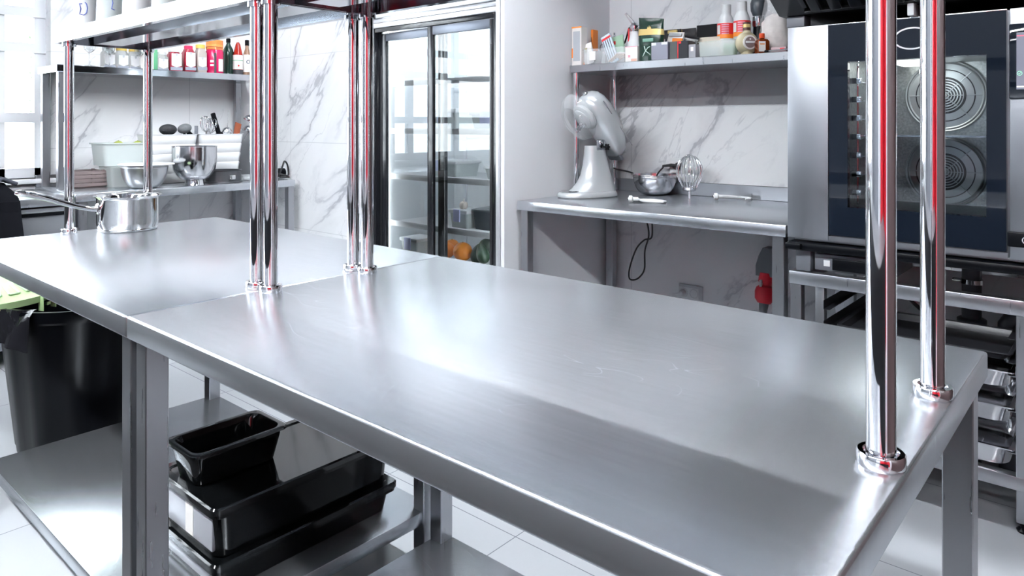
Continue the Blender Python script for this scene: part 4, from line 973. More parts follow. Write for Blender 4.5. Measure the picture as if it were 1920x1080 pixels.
# ================================================================== goods on the left raised shelf
LZ = 1.608
def ly(px, X=-4.80): return at(px, 120, X=X).y
def jar(px0, px1, ptop, label, body, lidm, X=-4.80, sq=True, labm=WHITE, lab=(.12,.72), liq=None, lidh=.016, tagm=GRY, lidr=.92, nolab=False, name='jar'):
    y0, y1 = ly(px0, X), ly(px1, X); r = (y1-y0)*.47; Yc = (y0+y1)/2; h = at((px0+px1)/2, ptop, X=X).z-LZ
    t = thing(name, label, 'jar', (X, Yc, LZ), PI/2)
    hb = h-lidh
    if sq:
        b = B(); b.loft([rrect(-r*.96,-r*.96,r*.96,r*.96,r*.3,0), rrect(-r,-r,r,r,r*.3,.006), rrect(-r,-r,r,r,r*.3,hb*.80), rrect(-r*.8,-r*.8,r*.8,r*.8,r*.45,hb*.93), rrect(-r*.74,-r*.74,r*.74,r*.74,r*.5,hb)])
    else: b = B().lathe([(0,0),(r*.95,0),(r,.006),(r,hb*.78),(r*.85,hb*.9),(r*.78,hb),(0,hb)], 28)
    b.to('jar_body', body, t)
    B().lathe([(0,hb-.002),(r*lidr,hb-.002),(r*lidr,h-.003),(r*lidr-.003,h),(0,h)], 32).to('lid', lidm, t)
    if not nolab:
        z0, z1 = lab[0]*hb, lab[1]*hb
        B().prism([(-r*.82,z0+.012),(0,z0),(r*.82,z0+.012),(r*.82,z1),(-r*.82,z1)], -r-.0012, -r+.0005, 'y').to('paper_label', labm, t)
        B().prism([(-.006,z1-.012),(0,z1-.017),(.006,z1-.012),(.006,z1+.002),(-.006,z1+.002)], -r-.002, -r-.0012, 'y').to('label_tab', tagm, t)
        B().box(-r*.98, -r-.0009, lab[0]*hb-.018, r*.98, -r+.0004, lab[0]*hb+.002).to('label_foot', M_('label_slate', (.30,.33,.40), .4), t)
    return t
JG = M_('jar_glass', (.80,.82,.80), .06, trans=.75, ior=1.2); JY = M_('lid_yellow', (.75,.55,.12), .3); JGR = M_('lid_grey', (.6,.62,.62), .3)
JR = M_('jar_red', (.42,.03,.06), .12, trans=.25); RL = M_('lid_red', (.62,.02,.10), .3); JS = M_('jar_spice', (.62,.56,.52), .2, trans=.3)
jar(190, 214, 88, 'clear square jar with white label, left end of the jar row', JG, JGR)
jar(216, 239, 90, 'square jar with thin yellow lid left of the green-edged packet', JG, JY)
jar(240, 261, 92, 'square jar with yellow lid and white label next to the packet', JG, JY)
carton_y = thing('green_packet', 'upright green-edged packet behind the chrome pole on the jar shelf', 'packet', (-4.80, ly(275), LZ), PI/2)
B().box(-.055,-.03,0,.055,.03,.135,.003).to('packet_body', WPAP, carton_y); B().box(.03,-.031,0,.056,.031,.136,.003).to('green_side', M_('green_field', (.12,.42,.22), .4), carton_y)
jar(291, 313, 98, 'square jar with white label and grey lid right of the front pole', JG, JGR)
jar(314, 338, 93, 'dark red jar with a grey lid and tall white label', JR, JGR, lab=(.2,.9), nolab=False)
jar(342, 364, 86, 'dark red jar with a bright red lid and tall white label', JR, RL, lab=(.2,.85), lidh=.024, lidr=.75)
jar(366, 385, 84, 'spice jar with a bright yellow lid and white label', JS, JY, lab=(.22,.62), lidh=.024)
t = jar(386, 418, 76, 'large magenta jar with a ribbed orange screw lid', M_('jar_magenta', (.62,.01,.10), .2), M_('lid_orange', (.90,.24,.05), .35), sq=False, nolab=True, lidh=.040, lidr=.98)
rr = (ly(418)-ly(386))*.47
b = B()
for j in range(4): b.lathe([(rr*.985,.165+j*.009),(rr*1.0,.1675+j*.009),(rr*.985,.170+j*.009)], 32)
b.to('lid_ribs', M_('lid_orange_rib', (.95,.38,.10), .35), t)
q = B().set(Matrix.Rotation(-PI*.50, 4, 'Z')); q.lathe([(rr+.0008,.015),(rr+.0012,.015),(rr+.0012,.10),(rr+.0008,.10)], 10, ang=.75); q.to('white_label', WPAP, t)
q = B().set(Matrix.Rotation(-PI*.80, 4, 'Z')); q.lathe([(rr+.0008,.05),(rr+.0014,.05),(rr+.0014,.062),(rr+.0008,.062)], 8, ang=.4); q.lathe([(rr+.0008,.075),(rr+.0014,.075),(rr+.0014,.09),(rr+.0008,.09)], 8, ang=.4); q.to('white_print', WPAP, t)
q = B().set(Matrix.Rotation(-PI*.66, 4, 'Z')); q.lathe([(rr+.0006,.0),(rr+.0012,.0),(rr+.0012,.14),(rr+.0006,.14)], 8, ang=.25); q.to('dark_print', DKP, t)
def bottle(px, ptop, r, label, body, cap, prof, X=-4.82, capz=(.9,1.0), capr=.4):
    Yc = ly(px, X); h = at(px, ptop, X=X).z-LZ
    t = thing('bottle', label, 'bottle', (X, Yc, LZ), PI/2)
    B().lathe([(0,0)]+[(r*a, h*z) for a, z in prof]+[(0, h*prof[-1][1])], 32).to('bottle_body', body, t)
    B().lathe([(0,h*capz[0]),(r*capr,h*capz[0]),(r*capr,h*capz[1]-.003),(r*capr-.003,h*capz[1]),(0,h*capz[1])], 24).to('cap', cap, t)
    return t, h
WN = [(.95,0),(1,.02),(1,.62),(.9,.70),(.45,.82),(.36,.86),(.36,.95)]
bottle(428, 72, .036, 'dark green wine bottle next to the magenta jar', M_('bottle_green', (.01,.035,.025), .06), BLACK, WN, capz=(.88,1.0), capr=.42, X=-4.86)
t, h = bottle(446, 74, .034, 'red hot-sauce bottle with a tapering neck and white label', M_('sauce_red', (.38,.02,.01), .08), WHITE, [(.95,0),(1,.02),(1,.5),(.95,.56),(.5,.85),(.22,.92)], capz=(.91,1.03), capr=.14)
B().lathe([(.0345,h*.16),(.0350,h*.16),(.0350,h*.56),(.0345,h*.56)], 32).to('paper_label', WPAP, t)
B().lathe([(.0350,h*.40),(.0354,h*.40),(.0354,h*.415),(.0350,h*.415)], 32).to('label_line', M_('print_green', (.1,.4,.2), .4), t)
B().ell((-.012,-.0335,h*.26),(.007,.002,.006),12,8).to('label_mark', REDP, t)
B().lathe([(.0342,.002),(.0346,.002),(.0346,h*.15),(.0342,h*.15)], 32).to('dark_base', DKP, t)
t, h = bottle(463, 75, .031, 'slim bottle with a black cap and blue-white round label', M_('sauce_brown', (.40,.25,.17), .1, trans=.2), BLACK, [(.95,0),(1,.02),(1,.5),(.8,.6),(.42,.76),(.38,.9)], capz=(.84,1.0), capr=.46)
B().lathe([(.0312,h*.10),(.0318,h*.10),(.0318,h*.58),(.0312,h*.58)], 32).to('paper_label', WPAP, t)
q = B().set(Matrix.Translation((-.008,-.0316,h*.38)) @ Matrix.Rotation(PI/2, 4, 'X')); q.lathe([(.010,-.002),(.010,.001),(.0135,.001),(.0135,-.002)], 24).to('ring_mark', M_('print_navy', (.05,.08,.14), .4), t)
# wine glasses upside down at the far left of the shelf
wg = None
for k, (px, lab) in enumerate(((168, 'clear wine glass standing first from the left on the jar shelf'), (205, 'clear wine glass standing in front of the leftmost jar'), (262, 'clear wine glass standing in front of the green-edged packet'))):
    loc = (-4.735, ly(px, -4.735), LZ)
    if wg is None:
        wg = thing('wine_glass', lab, 'glass', loc, 0, 'wine glasses on the jar shelf')
        B().lathe([(0,0),(.030,0),(.031,.002),(.008,.005),(.0035,.012),(.0035,.075),(.010,.083),(.028,.10),(.033,.13),(.029,.165),(.028,.165),(.032,.13),(.027,.101),(.009,.085),(0,.084)], 28).to('glass_bowl', GLASS, wg)
    else: dup(wg, loc, 0, lab)
# ================================================================== left counter goods
CZ = .881
def cy(px, X): return at(px, 300, X=X).y
def scal(px, X): return mpp(X, cy(px, X))
def planter(px0, px1, ptop, X, label, dpt=.20):
    y0, y1 = cy(px0, X), cy(px1, X); w = (y1-y0)/2; h = at((px0+px1)/2, ptop, X=X).z-CZ
    t = thing('utensil_crate', label, 'crate', (X-dpt/2, (y0+y1)/2, CZ), PI/2, 'white ribbed crates on the left counter')
    b = B(); d = dpt/2; f = .80
    def rg(k, off=0, z=None): 
        g = f+(1-f)*k; return rrect(-w*g+off, -d*g+off, w*g-off, d*g-off, .02, h*k if z is None else z)
    ks = [0]+[v for j in range(5) for v in ((j+.0)/5+.02, (j+1)/5-.01)]
    rings = []
    for j in range(5):
        rings += [rg(j/5+.005, 0), rg((j+1)/5-.02, -.0015), rg((j+1)/5-.003, .0015)]
    rings += [rg(.99, -.005), rg(1, -.005), rg(1, .002)]
    rings += [rg(.5, .003), rg(.02, .004)]
    b.loft(rings); b.to('crate_body', WHITE, t)
    return t, (y0+y1)/2, w, h
XF = -4.56
c1, yc1, w1, h1 = planter(280, 371, 252, -4.66, 'white ribbed crate with black and grey brushes, left of the pair', .20)
c2, yc2, w2, h2 = planter(374, 457, 251, -4.66, 'white ribbed crate of whisks and ladles, right of the pair', .20)
def uz(px, py, X=-4.74): p = at(px, py, X=X); return p
def util(name, label, cat, px, py): p = uz(px, py); return thing(name, label, cat, (p.x, p.y, p.z), PI/2)
t = util('scrubbing_brush', 'black round-headed brush sticking out of the left white crate', 'brush', 315, 246)
B().ell((0,0,.010),(.056,.035,.036),24,14).to('bristle_head', M_('bristle_black', (.015,.016,.02), .6, bump=1.5, bscale=150), t); B().cyl((0,0,-.02),(.02,.02,-.16),.009,12).to('handle', BLACK, t)
t = util('scrubbing_brush', 'grey oval brush beside the black one in the left white crate', 'brush', 346, 244)
B().ell((0,0,.010),(.046,.034,.032),24,14,Matrix.Rotation(-.25,3,'Y')).to('bristle_head', M_('bristle_grey', (.14,.15,.16), .6, bump=1.5, bscale=200), t); B().cyl((.02,0,-.01),(.055,.01,-.04),.014,12).cyl((0,0,-.02),(-.02,.02,-.16),.008,12).to('handle', BLACK, t)
def whisk(px, py, label, tx, sc_=1.0):
    t = util('wire_whisk', label, 'whisk', px, py); t.rotation_euler = (0, tx, PI/2)
    b = B()
    for k in range(5):
        a = PI*k/5; pts = []
        for j in range(17):
            u_ = (j/16*2-1)*PI*.97; r_ = .030*sc_*math.sin(abs(u_))**.8*math.copysign(1, u_); pts.append((r_*math.cos(a), r_*math.sin(a), .02+.045*sc_*math.cos(u_)+k*.0005))
        b.tube(pts, .0016, 6)
    b.to('wire_loops', CHROME, t); B().cyl((0,0,-.025),(0,0,-.14),.008,12).to('handle', CHROME, t)
whisk(386, 238, 'steel balloon whisk at the left in the right crate', -.12, 1.15)
whisk(395, 241, 'second steel whisk crossing the first in the right crate', .25, 1.1)
t = util('narrow_spatula', 'grey narrow spatula tip rising between the two crates', 'spatula', 368, 243); B().box(-.012,-.003,-.12,.012,.003,.025,.002).to('blade', GREYPL, t)
B().box(-.006,-.004,-.16,.006,.004,-.11,.002).to('handle', BLACK, t)
t = util('black_spatula', 'black long-handled spatula leaning out of the right crate', 'spatula', 410, 250); t.rotation_euler = (0, -.30, PI/2)
B().box(-.016,-.008,.0,.016,.008,.145,.007,3).to('handle', BLACK, t); B().box(-.03,-.002,-.12,.03,.002,.005,.002).to('blade', BLACK, t)
def ladle(px, py, label, tx, R=.036, hl=.10):
    t = util('ladle', label, 'ladle', px, py); t.rotation_euler = (0, tx, PI/2)
    prof = [(0,R)]+[(R*math.sin(a), R*math.cos(a)) for a in [PI/2*k/8 for k in range(1,9)]]
    B().lathe(prof, 28).lathe([(R,0),(R+.003,.001),(R,.003)], 28).to('ladle_bowl', CHROME, t)
    B().tube([(R*.8,0,0),(R*.9,.0,-.04),(R*.8,0,-.14)], .003, 8).to('handle', CHROME, t); return t
ladle(425, 248, 'steel ladle bowl-up at the middle of the right crate', .0)
tag(B().cyl((0,0,-.1),(.012,0,.115),.002,8).to('steel_skewer', CHROME, loc=uz(425, 238), rotz=PI/2), 'thin steel rod rising above the ladle in the right crate', 'skewer')
t = util('wooden_spatula', 'reddish wooden spatula at the right of the right crate', 'spatula', 444, 244); t.rotation_euler = (0, .15, PI/2)
B().prism([(-.022,-.06),(.020,-.06),(.026,.045),(-.018,.055)], -.004, .004, 'y').to('blade', M_('wood_red', (.30,.075,.03), .5, cvar=.3, bscale=30, stretch=(1,1,.1)), t)
B().box(-.007,-.005,-.16,.007,.005,-.055,.003).to('handle', M_('wood_red2', (.30,.08,.035), .5), t)
ladle(466, 246, 'steel serving ladle behind the chrome poles in the crate', .2, .042)
ladle(467, 226, 'dark-backed skimmer ladle rising highest in the right crate', .5, .040)
# grey bin right of the crates
t = thing('grey_bin', 'tall grey plastic bin right of the white crates on the counter', 'bin', (-4.875, cy(480, -4.875), CZ), PI/2)
b = B(); b.loft([rrect(-.08,-.10,.08,.10,.02,0), rrect(-.10,-.12,.10,.12,.02,.33), rrect(-.105,-.125,.105,.125,.02,.335), rrect(-.105,-.125,.105,.125,.02,.345), rrect(-.094,-.114,.094,.114,.02,.345), rrect(-.075,-.095,.075,.095,.02,.01)]); b.to('bin_body', M_('bin_grey', (.42,.44,.47), .4), t)
B().tube([(-.10,-.126,.10),(-.03,-.134,.11),(.05,-.134,.115),(.10,-.13,.11)], .003, 8).to('wire_handle', BLACK, t)
# mixer bowl (deep, with foot)
X = -4.455; yb = cy(364.5, X); mp = mpp(X, yb); R = 39.5*mp; h = at(364, 274, X=X).z-CZ
t = thing('mixer_bowl', 'deep polished steel mixer bowl on a ring foot on the left counter', 'bowl', (X, yb, CZ), 0)
o = [(R*.42,.030),(R*.62,.040),(R*.80,.065),(R*.93,.10),(R*.985,.135),(R,.17),(R,h-.004),(R+.004,h-.001),(R+.004,h+.001),(R-.002,h)]
i_ = [(R-.002,h-.004),(R-.002,.17),(R*.97,.135),(R*.91,.102),(R*.78,.068),(R*.60,.043),(0,.034)]
B().lathe([(0,.030)]+o+i_, 48).to('bowl_body', BOWL, t, ang=50)
B().lathe([(R*.42,.034),(R*.44,.012),(R*.47,0),(R*.45,0),(R*.42,.012),(R*.40,.034)], 40).to('ring_foot', CHROME, t)
B().tube([(-.02,-R*.9,h-.02),(0,-R*1.02,h-.004),(.02,-R*.9,h-.02)],.003,8).to('bowl_lug', CHROME, t)
# wide bowl with white lid disc
X = -4.46; yb = cy(271, X); mp = mpp(X, yb)
bl = bowl('mixing_bowl', 'wide brushed steel bowl covered by a white disc on the left counter', (X, yb, CZ), 42.5*mp, .135, .05, m=mat('bowl_brushed', (.55,.56,.57), .3, 1))
t = thing('white_disc', 'white plastic disc lying on the wide steel bowl', 'lid', (X, yb+.01, CZ+.1365)); B().lathe([(0,0),(.150,0),(.155,.003),(.150,.010),(.13,.012),(0,.012)], 48).to('disc', WHITE, t)
B().lathe([(0,.011),(.018,.011),(.018,.022),(0,.024)], 20).to('knob', WHITE, t)
# cake tin
X = -4.50; yb = cy(423, X); mp = mpp(X, yb); t = thing('cake_tin', 'dark grey round springform cake tin right of the mixer bowl', 'tin', (X-.03, yb, CZ))
R = 33*mp; CT = M_('tin_grey', (.09,.095,.105), .35, .5)
B().lathe([(0,.003),(R*.96,.003),(R*.96,.075),(R,.078),(R,.080),(R*.94,.078),(R*.94,.006),(0,.006)], 48).to('tin_wall', CT, t)
B().lathe([(0,0),(R*1.01,0),(R*1.02,.004),(R*1.01,.008),(0,.006)], 48).to('tin_base', CT, t)
B().box(R*.95,-.02,.02,R*1.06,.02,.05,.003).to('clasp', CHROME, t)
# crumpled cling film / cables at the right end
t = thing('cling_film_roll', 'crumpled clear film roll between the cake tin and the poles', 'roll', (-4.53, cy(466, -4.53), CZ+.022), PI/2)
B().cyl((-.05,0,0),(.06,0,0),.020,16).ell((0,-.03,-.005),(.05,.03,.016),14,8).to('film', CLEARPL, t)
world_cable('black_cable', 'coiled black cable and plug at the right end of the left counter', [(-4.50, cy(522,-4.5), .90),(-4.48, cy(526,-4.5), .96),(-4.50,cy(533,-4.5),1.0),(-4.52,cy(541,-4.5),.98),(-4.53,cy(545,-4.5),.93),(-4.50,cy(540,-4.5),.90),(-4.47,cy(530,-4.5),.905),(-4.50,cy(522,-4.5),.915),(-4.53,cy(530,-4.5),.89),(-4.50,cy(543,-4.5),.888)], .006, RUBBER)
t = thing('hand_blender', 'black hand blender body lying at the right end of the counter', 'blender', (-4.60, cy(532,-4.6), CZ+.035), PI/2); B().tube([(-.11,0,0),(-.04,0,0),(.05,0,0),(.09,0,0)],[.020,.032,.030,.018],18).to('blender_body', BLACK, t)
B().cyl((.09,0,0),(.13,0,0),.010,14).to('shaft', CHROME, t)
# translucent tub with limes, smaller tub below it
X = -4.78; y0, y1 = cy(178, X), cy(268, X)
t = thing('storage_tub', 'wide translucent tub with limes resting on a smaller tub', 'tub', (X, (y0+y1)/2, CZ+.125), PI/2); w = (y1-y0)/2
b = B(); b.loft([rrect(-w*.85,-.10,w*.85,.10,.02,0), rrect(-w*.93,-.11,w*.93,.11,.025,.13), rrect(-w,-.118,w,.118,.025,.133), rrect(-w,-.118,w,.118,.025,.140), rrect(-w*.91,-.106,w*.91,.106,.02,.140), rrect(-w*.83,-.096,w*.83,.096,.02,.004)]); b.to('tub_body', MILKPL, t)
X2 = -4.66; y0, y1 = cy(203, X2), cy(262, X2); t = thing('storage_tub', 'smaller white translucent tub under the wide one on the counter', 'tub', (X2-.06, (y0+y1)/2, CZ), PI/2); w = (y1-y0)/2
b = B(); b.loft([rrect(-w*.9,-.09,w*.9,.09,.02,0), rrect(-w,-.10,w,.10,.02,.115), rrect(-w-.003,-.103,w+.003,.103,.02,.122), rrect(-w*.9,-.09,w*.9,.09,.02,.122)]); b.to('tub_body', MILKPL, t)
LM = M_('lime_skin', (.36,.42,.08), .35, bump=.4, bscale=100)
for k, (px, lab) in enumerate(((222, 'yellow-green lime in the tub, left of the two showing'), (258, 'yellow-green lime in the tub beside the chrome pole'))):
    p = at(px, 268, X=-4.80)
    t = thing('lime', lab, 'fruit', (p.x, p.y, p.z-.028), 0, 'limes in the translucent tub')
    B().ell((0,0,.014),(.036,.029,.028),20,12).to('peel', LM, t); B().ell((0,.0,.042),(.004,.004,.003),8,5).to('stem', M_('lime_stem', (.2,.25,.06), .5), t)
X = -4.70; y0, y1 = cy(128, X), cy(201, X)
t = thing('wooden_crate', 'low dark slatted crate at the left end of the counter', 'crate', (X-.10, (y0+y1)/2, CZ), PI/2); w = (y1-y0)/2
WD = M_('crate_wood', (.20,.16,.16), .55, cvar=.25, bscale=20, stretch=(.2,1,1))
b = B()
for j in range(4):
    for y in (-.10, .09): b.box(-w, y, .008+j*.024, w, y+.01, .028+j*.024, .001, 1)
    for x in (-w, w-.01): b.box(x, -.09, .008+j*.024, x+.01, .09, .028+j*.024, .001, 1)
b.box(-w+.01,-.09,.0,w-.01,.09,.008); b.to('slats', WD, t)
b = B(); 
for x in (-w+.01, w-.025): 
    for y in (-.088, .073): B().box(x, y, .008, x+.015, y+.015, .105).to('corner_post', WD, t)
t = thing('serving_spoon', 'white-handled dark spoon lying at the front left of the counter', 'spoon', (at(178,345,Z=CZ).x, at(178,345,Z=CZ).y, CZ+.012), CAMROT)
B().ell((-.035,0,.010),(.045,.028,.014),20,10,Matrix.Rotation(-.2,3,'Y')).to('spoon_bowl', M_('spoon_brown', (.12,.06,.05), .3), t)
B().tube([(-.0,0,.018),(.03,-.01,.012),(.07,-.03,.0),(.12,-.035,-.004)], .0045, 10).to('handle', WHITE, t)
p = at(166, 352, Z=CZ); t = thing('plastic_piece', 'small rounded white plastic piece lying on the counter edge near the chrome pole', 'lid', (p.x-.03, p.y, CZ)); B().lathe([(0,0),(.024,0),(.026,.006),(.024,.020),(.018,.024),(0,.025)], 24).to('cap_body', WHITE, t)
p = at(182, 347, Z=CZ); t = thing('small_cup', 'small pinkish cup next to the white cap on the counter', 'cup', (p.x-.02, p.y+.0, CZ)); B().lathe([(0,0),(.014,0),(.020,.022),(.018,.022),(.012,.003),(0,.003)], 20).to('cup_body', M_('cup_pink', (.62,.40,.40), .3), t)
# ================================================================== saucepan on the left table
X, Y = -2.735, 1.045; p = at(240, 430, Z=.88); X, Y = p.x, p.y
t = thing('saucepan', 'polished steel saucepan with a long handle on the left work table', 'saucepan', (X, Y, .8805), CAMROT+.0)
R = .1005; h = .122
SP = mat('saucepan_steel', (.74,.74,.74), .055, 1)
B().lathe([(0,0),(R*.93,0),(R*.96,.003),(R*.97,.008),(R*.955,.010),(R*.99,.022),(R,.03),(R,h-.010),(R+.002,h-.004),(R+.009,h+.001),(R+.010,h+.0025),(R+.004,h+.001),(R-.002,h-.006),(R-.0025,.03),(R*.93,.008),(0,.006)], 64).to('pan_body', SP, t, ang=50)
ha = math.radians(228); dx, dy = math.cos(ha), math.sin(ha)
def hp(r, z, s=0): return (r*dx-s*dy, r*dy+s*dx, z)
B().tube([hp(R-.001,.082), hp(R+.02,.084), hp(R+.06,.094), hp(R+.10,.109), hp(R+.15,.130), hp(R+.20,.147), hp(R+.235,.154), hp(R+.245,.155)], [.010,.0085,.0085,.0095,.0105,.0115,.0105,.006], 18).to('handle', SP, t)
b = B().set(Matrix.Translation(hp(R-.001,.082)) @ Matrix.Rotation(ha, 4, 'Z') @ Matrix.Rotation(PI/2, 4, 'Y')); b.lathe([(0,0),(.019,0),(.019,.003),(.014,.006),(0,.007)], 24); b.to('handle_plate', SP, t)
# ================================================================== tubs on the left over-shelf
TZ = 1.5875; INK = M_('ink_blue', (.08,.12,.42), .4)
def tub(px0, px1, Yt, h, label, m, marks):
    x0 = at(px0, 20, Y=Yt).x; x1 = at(px1, 20, Y=Yt).x; xc = (x0+x1)/2; r = .5*(px1-px0)*mpp(xc, Yt)
    t = thing('plastic_tub', label, 'tub', (xc, Yt+r*.6, TZ), CAMROT+.9)
    B().lathe([(0,0),(r*.82,0),(r*.85,.004),(r*.98,h*.9),(r*1.03,h*.92),(r*1.03,h),(r*.95,h),(r*.82,.006),(0,.006)], 36).to('tub_body', m, t)
    for pts in marks:
        out = []
        for (u_, z_) in pts:
            a = -PI/2-.9+.5+u_; rr = r*(.85+.13*z_/.9)+.0012; out.append((rr*math.cos(a), rr*math.sin(a), z_*h))
        B().tube(out, .0016, 6).to('pen_mark', INK, t)
    return t
sig = [(-.18,.62),(-.42,.62),(-.30,.50),(-.42,.38),(-.16,.37)]
arc = [(.05,.66),(.20,.62),(.26,.52),(.20,.42),(.02,.37),(-.12,.36)]
tub(126, 166, .90, .150, 'small white tub with blue pen marks at the left end of the over-shelf', WHITE, (sig, arc))
tub(168, 214, .93, .165, 'clear tub with blue pen marks, second from the left on the over-shelf', MILKPL, ([(.0,.80),(.32,.82)], [(.34,.66),(.16,.66),(.26,.52),(.16,.40),(.42,.38)]))
tub(217, 268, .93, .150, 'plain white tub right of the marked tubs on the over-shelf', WHITE, ())
tub(271, 318, .93, .140, 'translucent tub at the right of the row on the over-shelf', MILKPL, ())
# ================================================================== bin with green lid
t = bin_ = thing('waste_bin', 'large ribbed black waste bin with green lid standing behind the left work table', 'bin', (-3.20, 1.06, 0), 0)
b = B(); rings = []; n = 72
def br(r, z, a=.006): return [((r+a*(1 if (k % 6) < 3 else 0))*math.cos(2*PI*k/n), (r+a*(1 if (k % 6) < 3 else 0))*math.sin(2*PI*k/n), z) for k in range(n)]
b.loft([br(.225,0), br(.235,.02), br(.290,.525), br(.300,.535,0), br(.300,.575,0), br(.285,.575,0), br(.225,.02,0)]); b.to('bin_body', BLACK, t, ang=25)
t = thing('bin_liner', 'shiny black bin liner folded over the rim of the waste bin', 'bag', (-3.20, 1.06, .40), 0)
b = B(); rings = []; n = 96
for k, (r, z) in enumerate(((.290,.184),(.304,.184),(.312,.165),(.316,.13),(.318,.09),(.322,.045))):
    rings.append([((r+.010*math.sin(9*a+k)+.006*math.sin(23*a+2*k))*math.cos(a), (r+.010*math.sin(9*a+k)+.006*math.sin(23*a+2*k))*math.sin(a), z+.012*math.sin(5*a+k*.4)*(k > 2)) for a in [3.75+1.62*j/(n-1) for j in range(n)]])
b.loft(rings, (False, False), close=False); b.to('liner_film', M_('liner_black', (.012,.012,.015), .12, bump=1.5, bscale=14), t, ang=40)
GL = M_('lid_pale_green', (.42,.60,.30), .35)
t = bpy.data.objects.new('lid', None); C.objects.link(t); t.parent = bin_; t.location = (-.20, -.28, .592); t['label'] = 'pale green lid with moulded ribs'; t.rotation_euler = (.03, .05, 0)
b = B(); R = .262; b.lathe([(R,0),(R+.008,0),(R+.010,.025),(R+.002,.030),(R-.01,.034),(R*.8,.052),(R*.55,.068),(R*.5,.064),(0,.070),(0,.066),(R*.5,.060),(R*.8,.048),(R-.012,.030),(R,.022),(R,0)], 56); b.to('lid_shell', GL, t, ang=40)
lm = M_('lid_rib_green', (.50,.68,.44), .3)
for k in range(9):
    a = -.9+k*.25; b = B().set(Matrix.Rotation(a, 4, 'Z') @ Matrix.Translation((0,0,.0)))
    b.tube([(R*.62,-.012,.0655),(R*.90,-.016,.046)],.004,8).tube([(R*.62,.012,.0655),(R*.90,.016,.046)],.004,8).tube([(R*.90,-.016,.046),(R*.90,.016,.046)],.004,8); b.to('moulded_rib', lm, t)
b = B().set(Matrix.Rotation(.50, 4, 'Z')); b.box(R-.005,-.030,-.035,R+.020,-.026,.030,.002).box(R-.005,.026,-.035,R+.020,.030,.030,.002).box(R-.002,-.026,.010,R+.022,.026,.028,.003).box(R+.006,-.008,-.018,R+.016,.008,-.006,.001)
b.to('handle_clip', GL, t)
# ================================================================== black containers on the lower shelf
def gn(label, x1, y0, w, d, h, z, lid=True, m=BLKGL, name='food_container', tape=False):
    t = thing(name, label, 'container', (x1-w/2, y0+d/2, z), 0, None)
    W, D = w/2, d/2; b = B()
    if lid:
        b.loft([rrect(-W+.022,-D+.022,W-.022,D-.022,.035,0), rrect(-W+.014,-D+.014,W-.014,D-.014,.035,h-.030), rrect(-W+.004,-D+.004,W-.004,D-.004,.02,h-.026), rrect(-W+.004,-D+.004,W-.004,D-.004,.02,h-.014)])
        b.to('tub', BLKTUB, t)
        c = B(); c.loft([rrect(-W,-D,W,D,.022,h-.016), rrect(-W,-D,W,D,.022,h-.004), rrect(-W+.004,-D+.004,W-.004,D-.004,.02,h), rrect(-W+.022,-D+.022,W-.022,D-.022,.02,h), rrect(-W+.026,-D+.026,W-.026,D-.026,.02,h-.004)])
        c.to('lid', m, t)
    else:
        b.loft([rrect(-W+.022,-D+.022,W-.022,D-.022,.03,0), rrect(-W+.010,-D+.010,W-.010,D-.010,.03,h*.72), rrect(-W+.010,-D+.010,W-.010,D-.010,.03,h-.010), rrect(-W,-D,W,D,.022,h-.008), rrect(-W,-D,W,D,.022,h-.002),
                rrect(-W+.004,-D+.004,W-.004,D-.004,.02,h), rrect(-W+.014,-D+.014,W-.014,D-.014,.03,h-.001), rrect(-W+.018,-D+.018,W-.018,D-.018,.03,h-.012), rrect(-W+.028,-D+.028,W-.028,D-.028,.03,.004)])
        b.to('tub', m, t)
    if tape: B().set(Matrix.Translation((0,0,0))).box(-.012,-D+.0135,.018,.028,-D+.0155,h-.034).to('masking_tape', WPAP, t)
    if lid:
        EP = M_('lit_end_grey', (.36,.37,.41), .3)
        B().box(-W+.04,-D+.0145,.014,W-.04,-D+.024,h-.032,.003).to('lit_end_face', EP, t)  # grey plate paints the lit, reflecting end of the black tub
    return t
zs_ = .1585
gn('lower large black container of the stack on the table shelf', -1.60, .795, .325, .55, .078, zs_)
gn('upper large black lidded container with tape, second of the stack', -1.60, .795, .325, .55, .130, zs_+.079, tape=True)
gn('small open black container resting on top of the container stack', -1.715, .80, .168, .262, .085, zs_+.210, lid=False)
# apron standing in for a moving cook, draped on the low refrigerator
t = thing('apron', 'black cloth apron with knotted ties standing in for a moving cook, laid over the low refrigerator', 'apron', (-4.30, .90, 0), 0)
CL = M_('cloth_black', (.005,.0055,.008), .85, bump=.6, bscale=60, spec=.1)
prof = [(-.34,.872),(-.34,.905),(-.28,.945),(-.18,.968),(-.08,.975),(-.01,.955),(.035,.90),(.060,.80),(.070,.60),(.075,.42),(.072,.30),(.055,.30),(.056,.42),(.055,.60),(.055,.82),(.052,.872)]
rings = []
for k in range(25):
    y = -.22+.44*k/24; e = 1-(abs(k-12)/12)**4*.5
    rings.append([(x+(.010*math.sin(k*.9+z*6) if x > 0 else 0), y*(1+.10*math.sin(z*5)), .872+(z-.872)*(e if z > .872 else 1)+(.010*math.sin(k*1.3+x*20) if z > .90 else 0)) for x, z in prof])
B().loft(rings).to('cloth', CL, t, ang=80)
TI = M_('tie_grey', (.05,.055,.075), .7)
b = B()
for j in range(5):
    b.tube([(-.02-.02*j, .205-.01*j, .955+.004*j), (.0-.02*j, .14, .985), (.02, .07, .965+.006*j), (.03-.02*j, .0, .985), (.03, -.08, .96)], .010, 8)
b.to('knotted_ties', TI, t, ang=60)
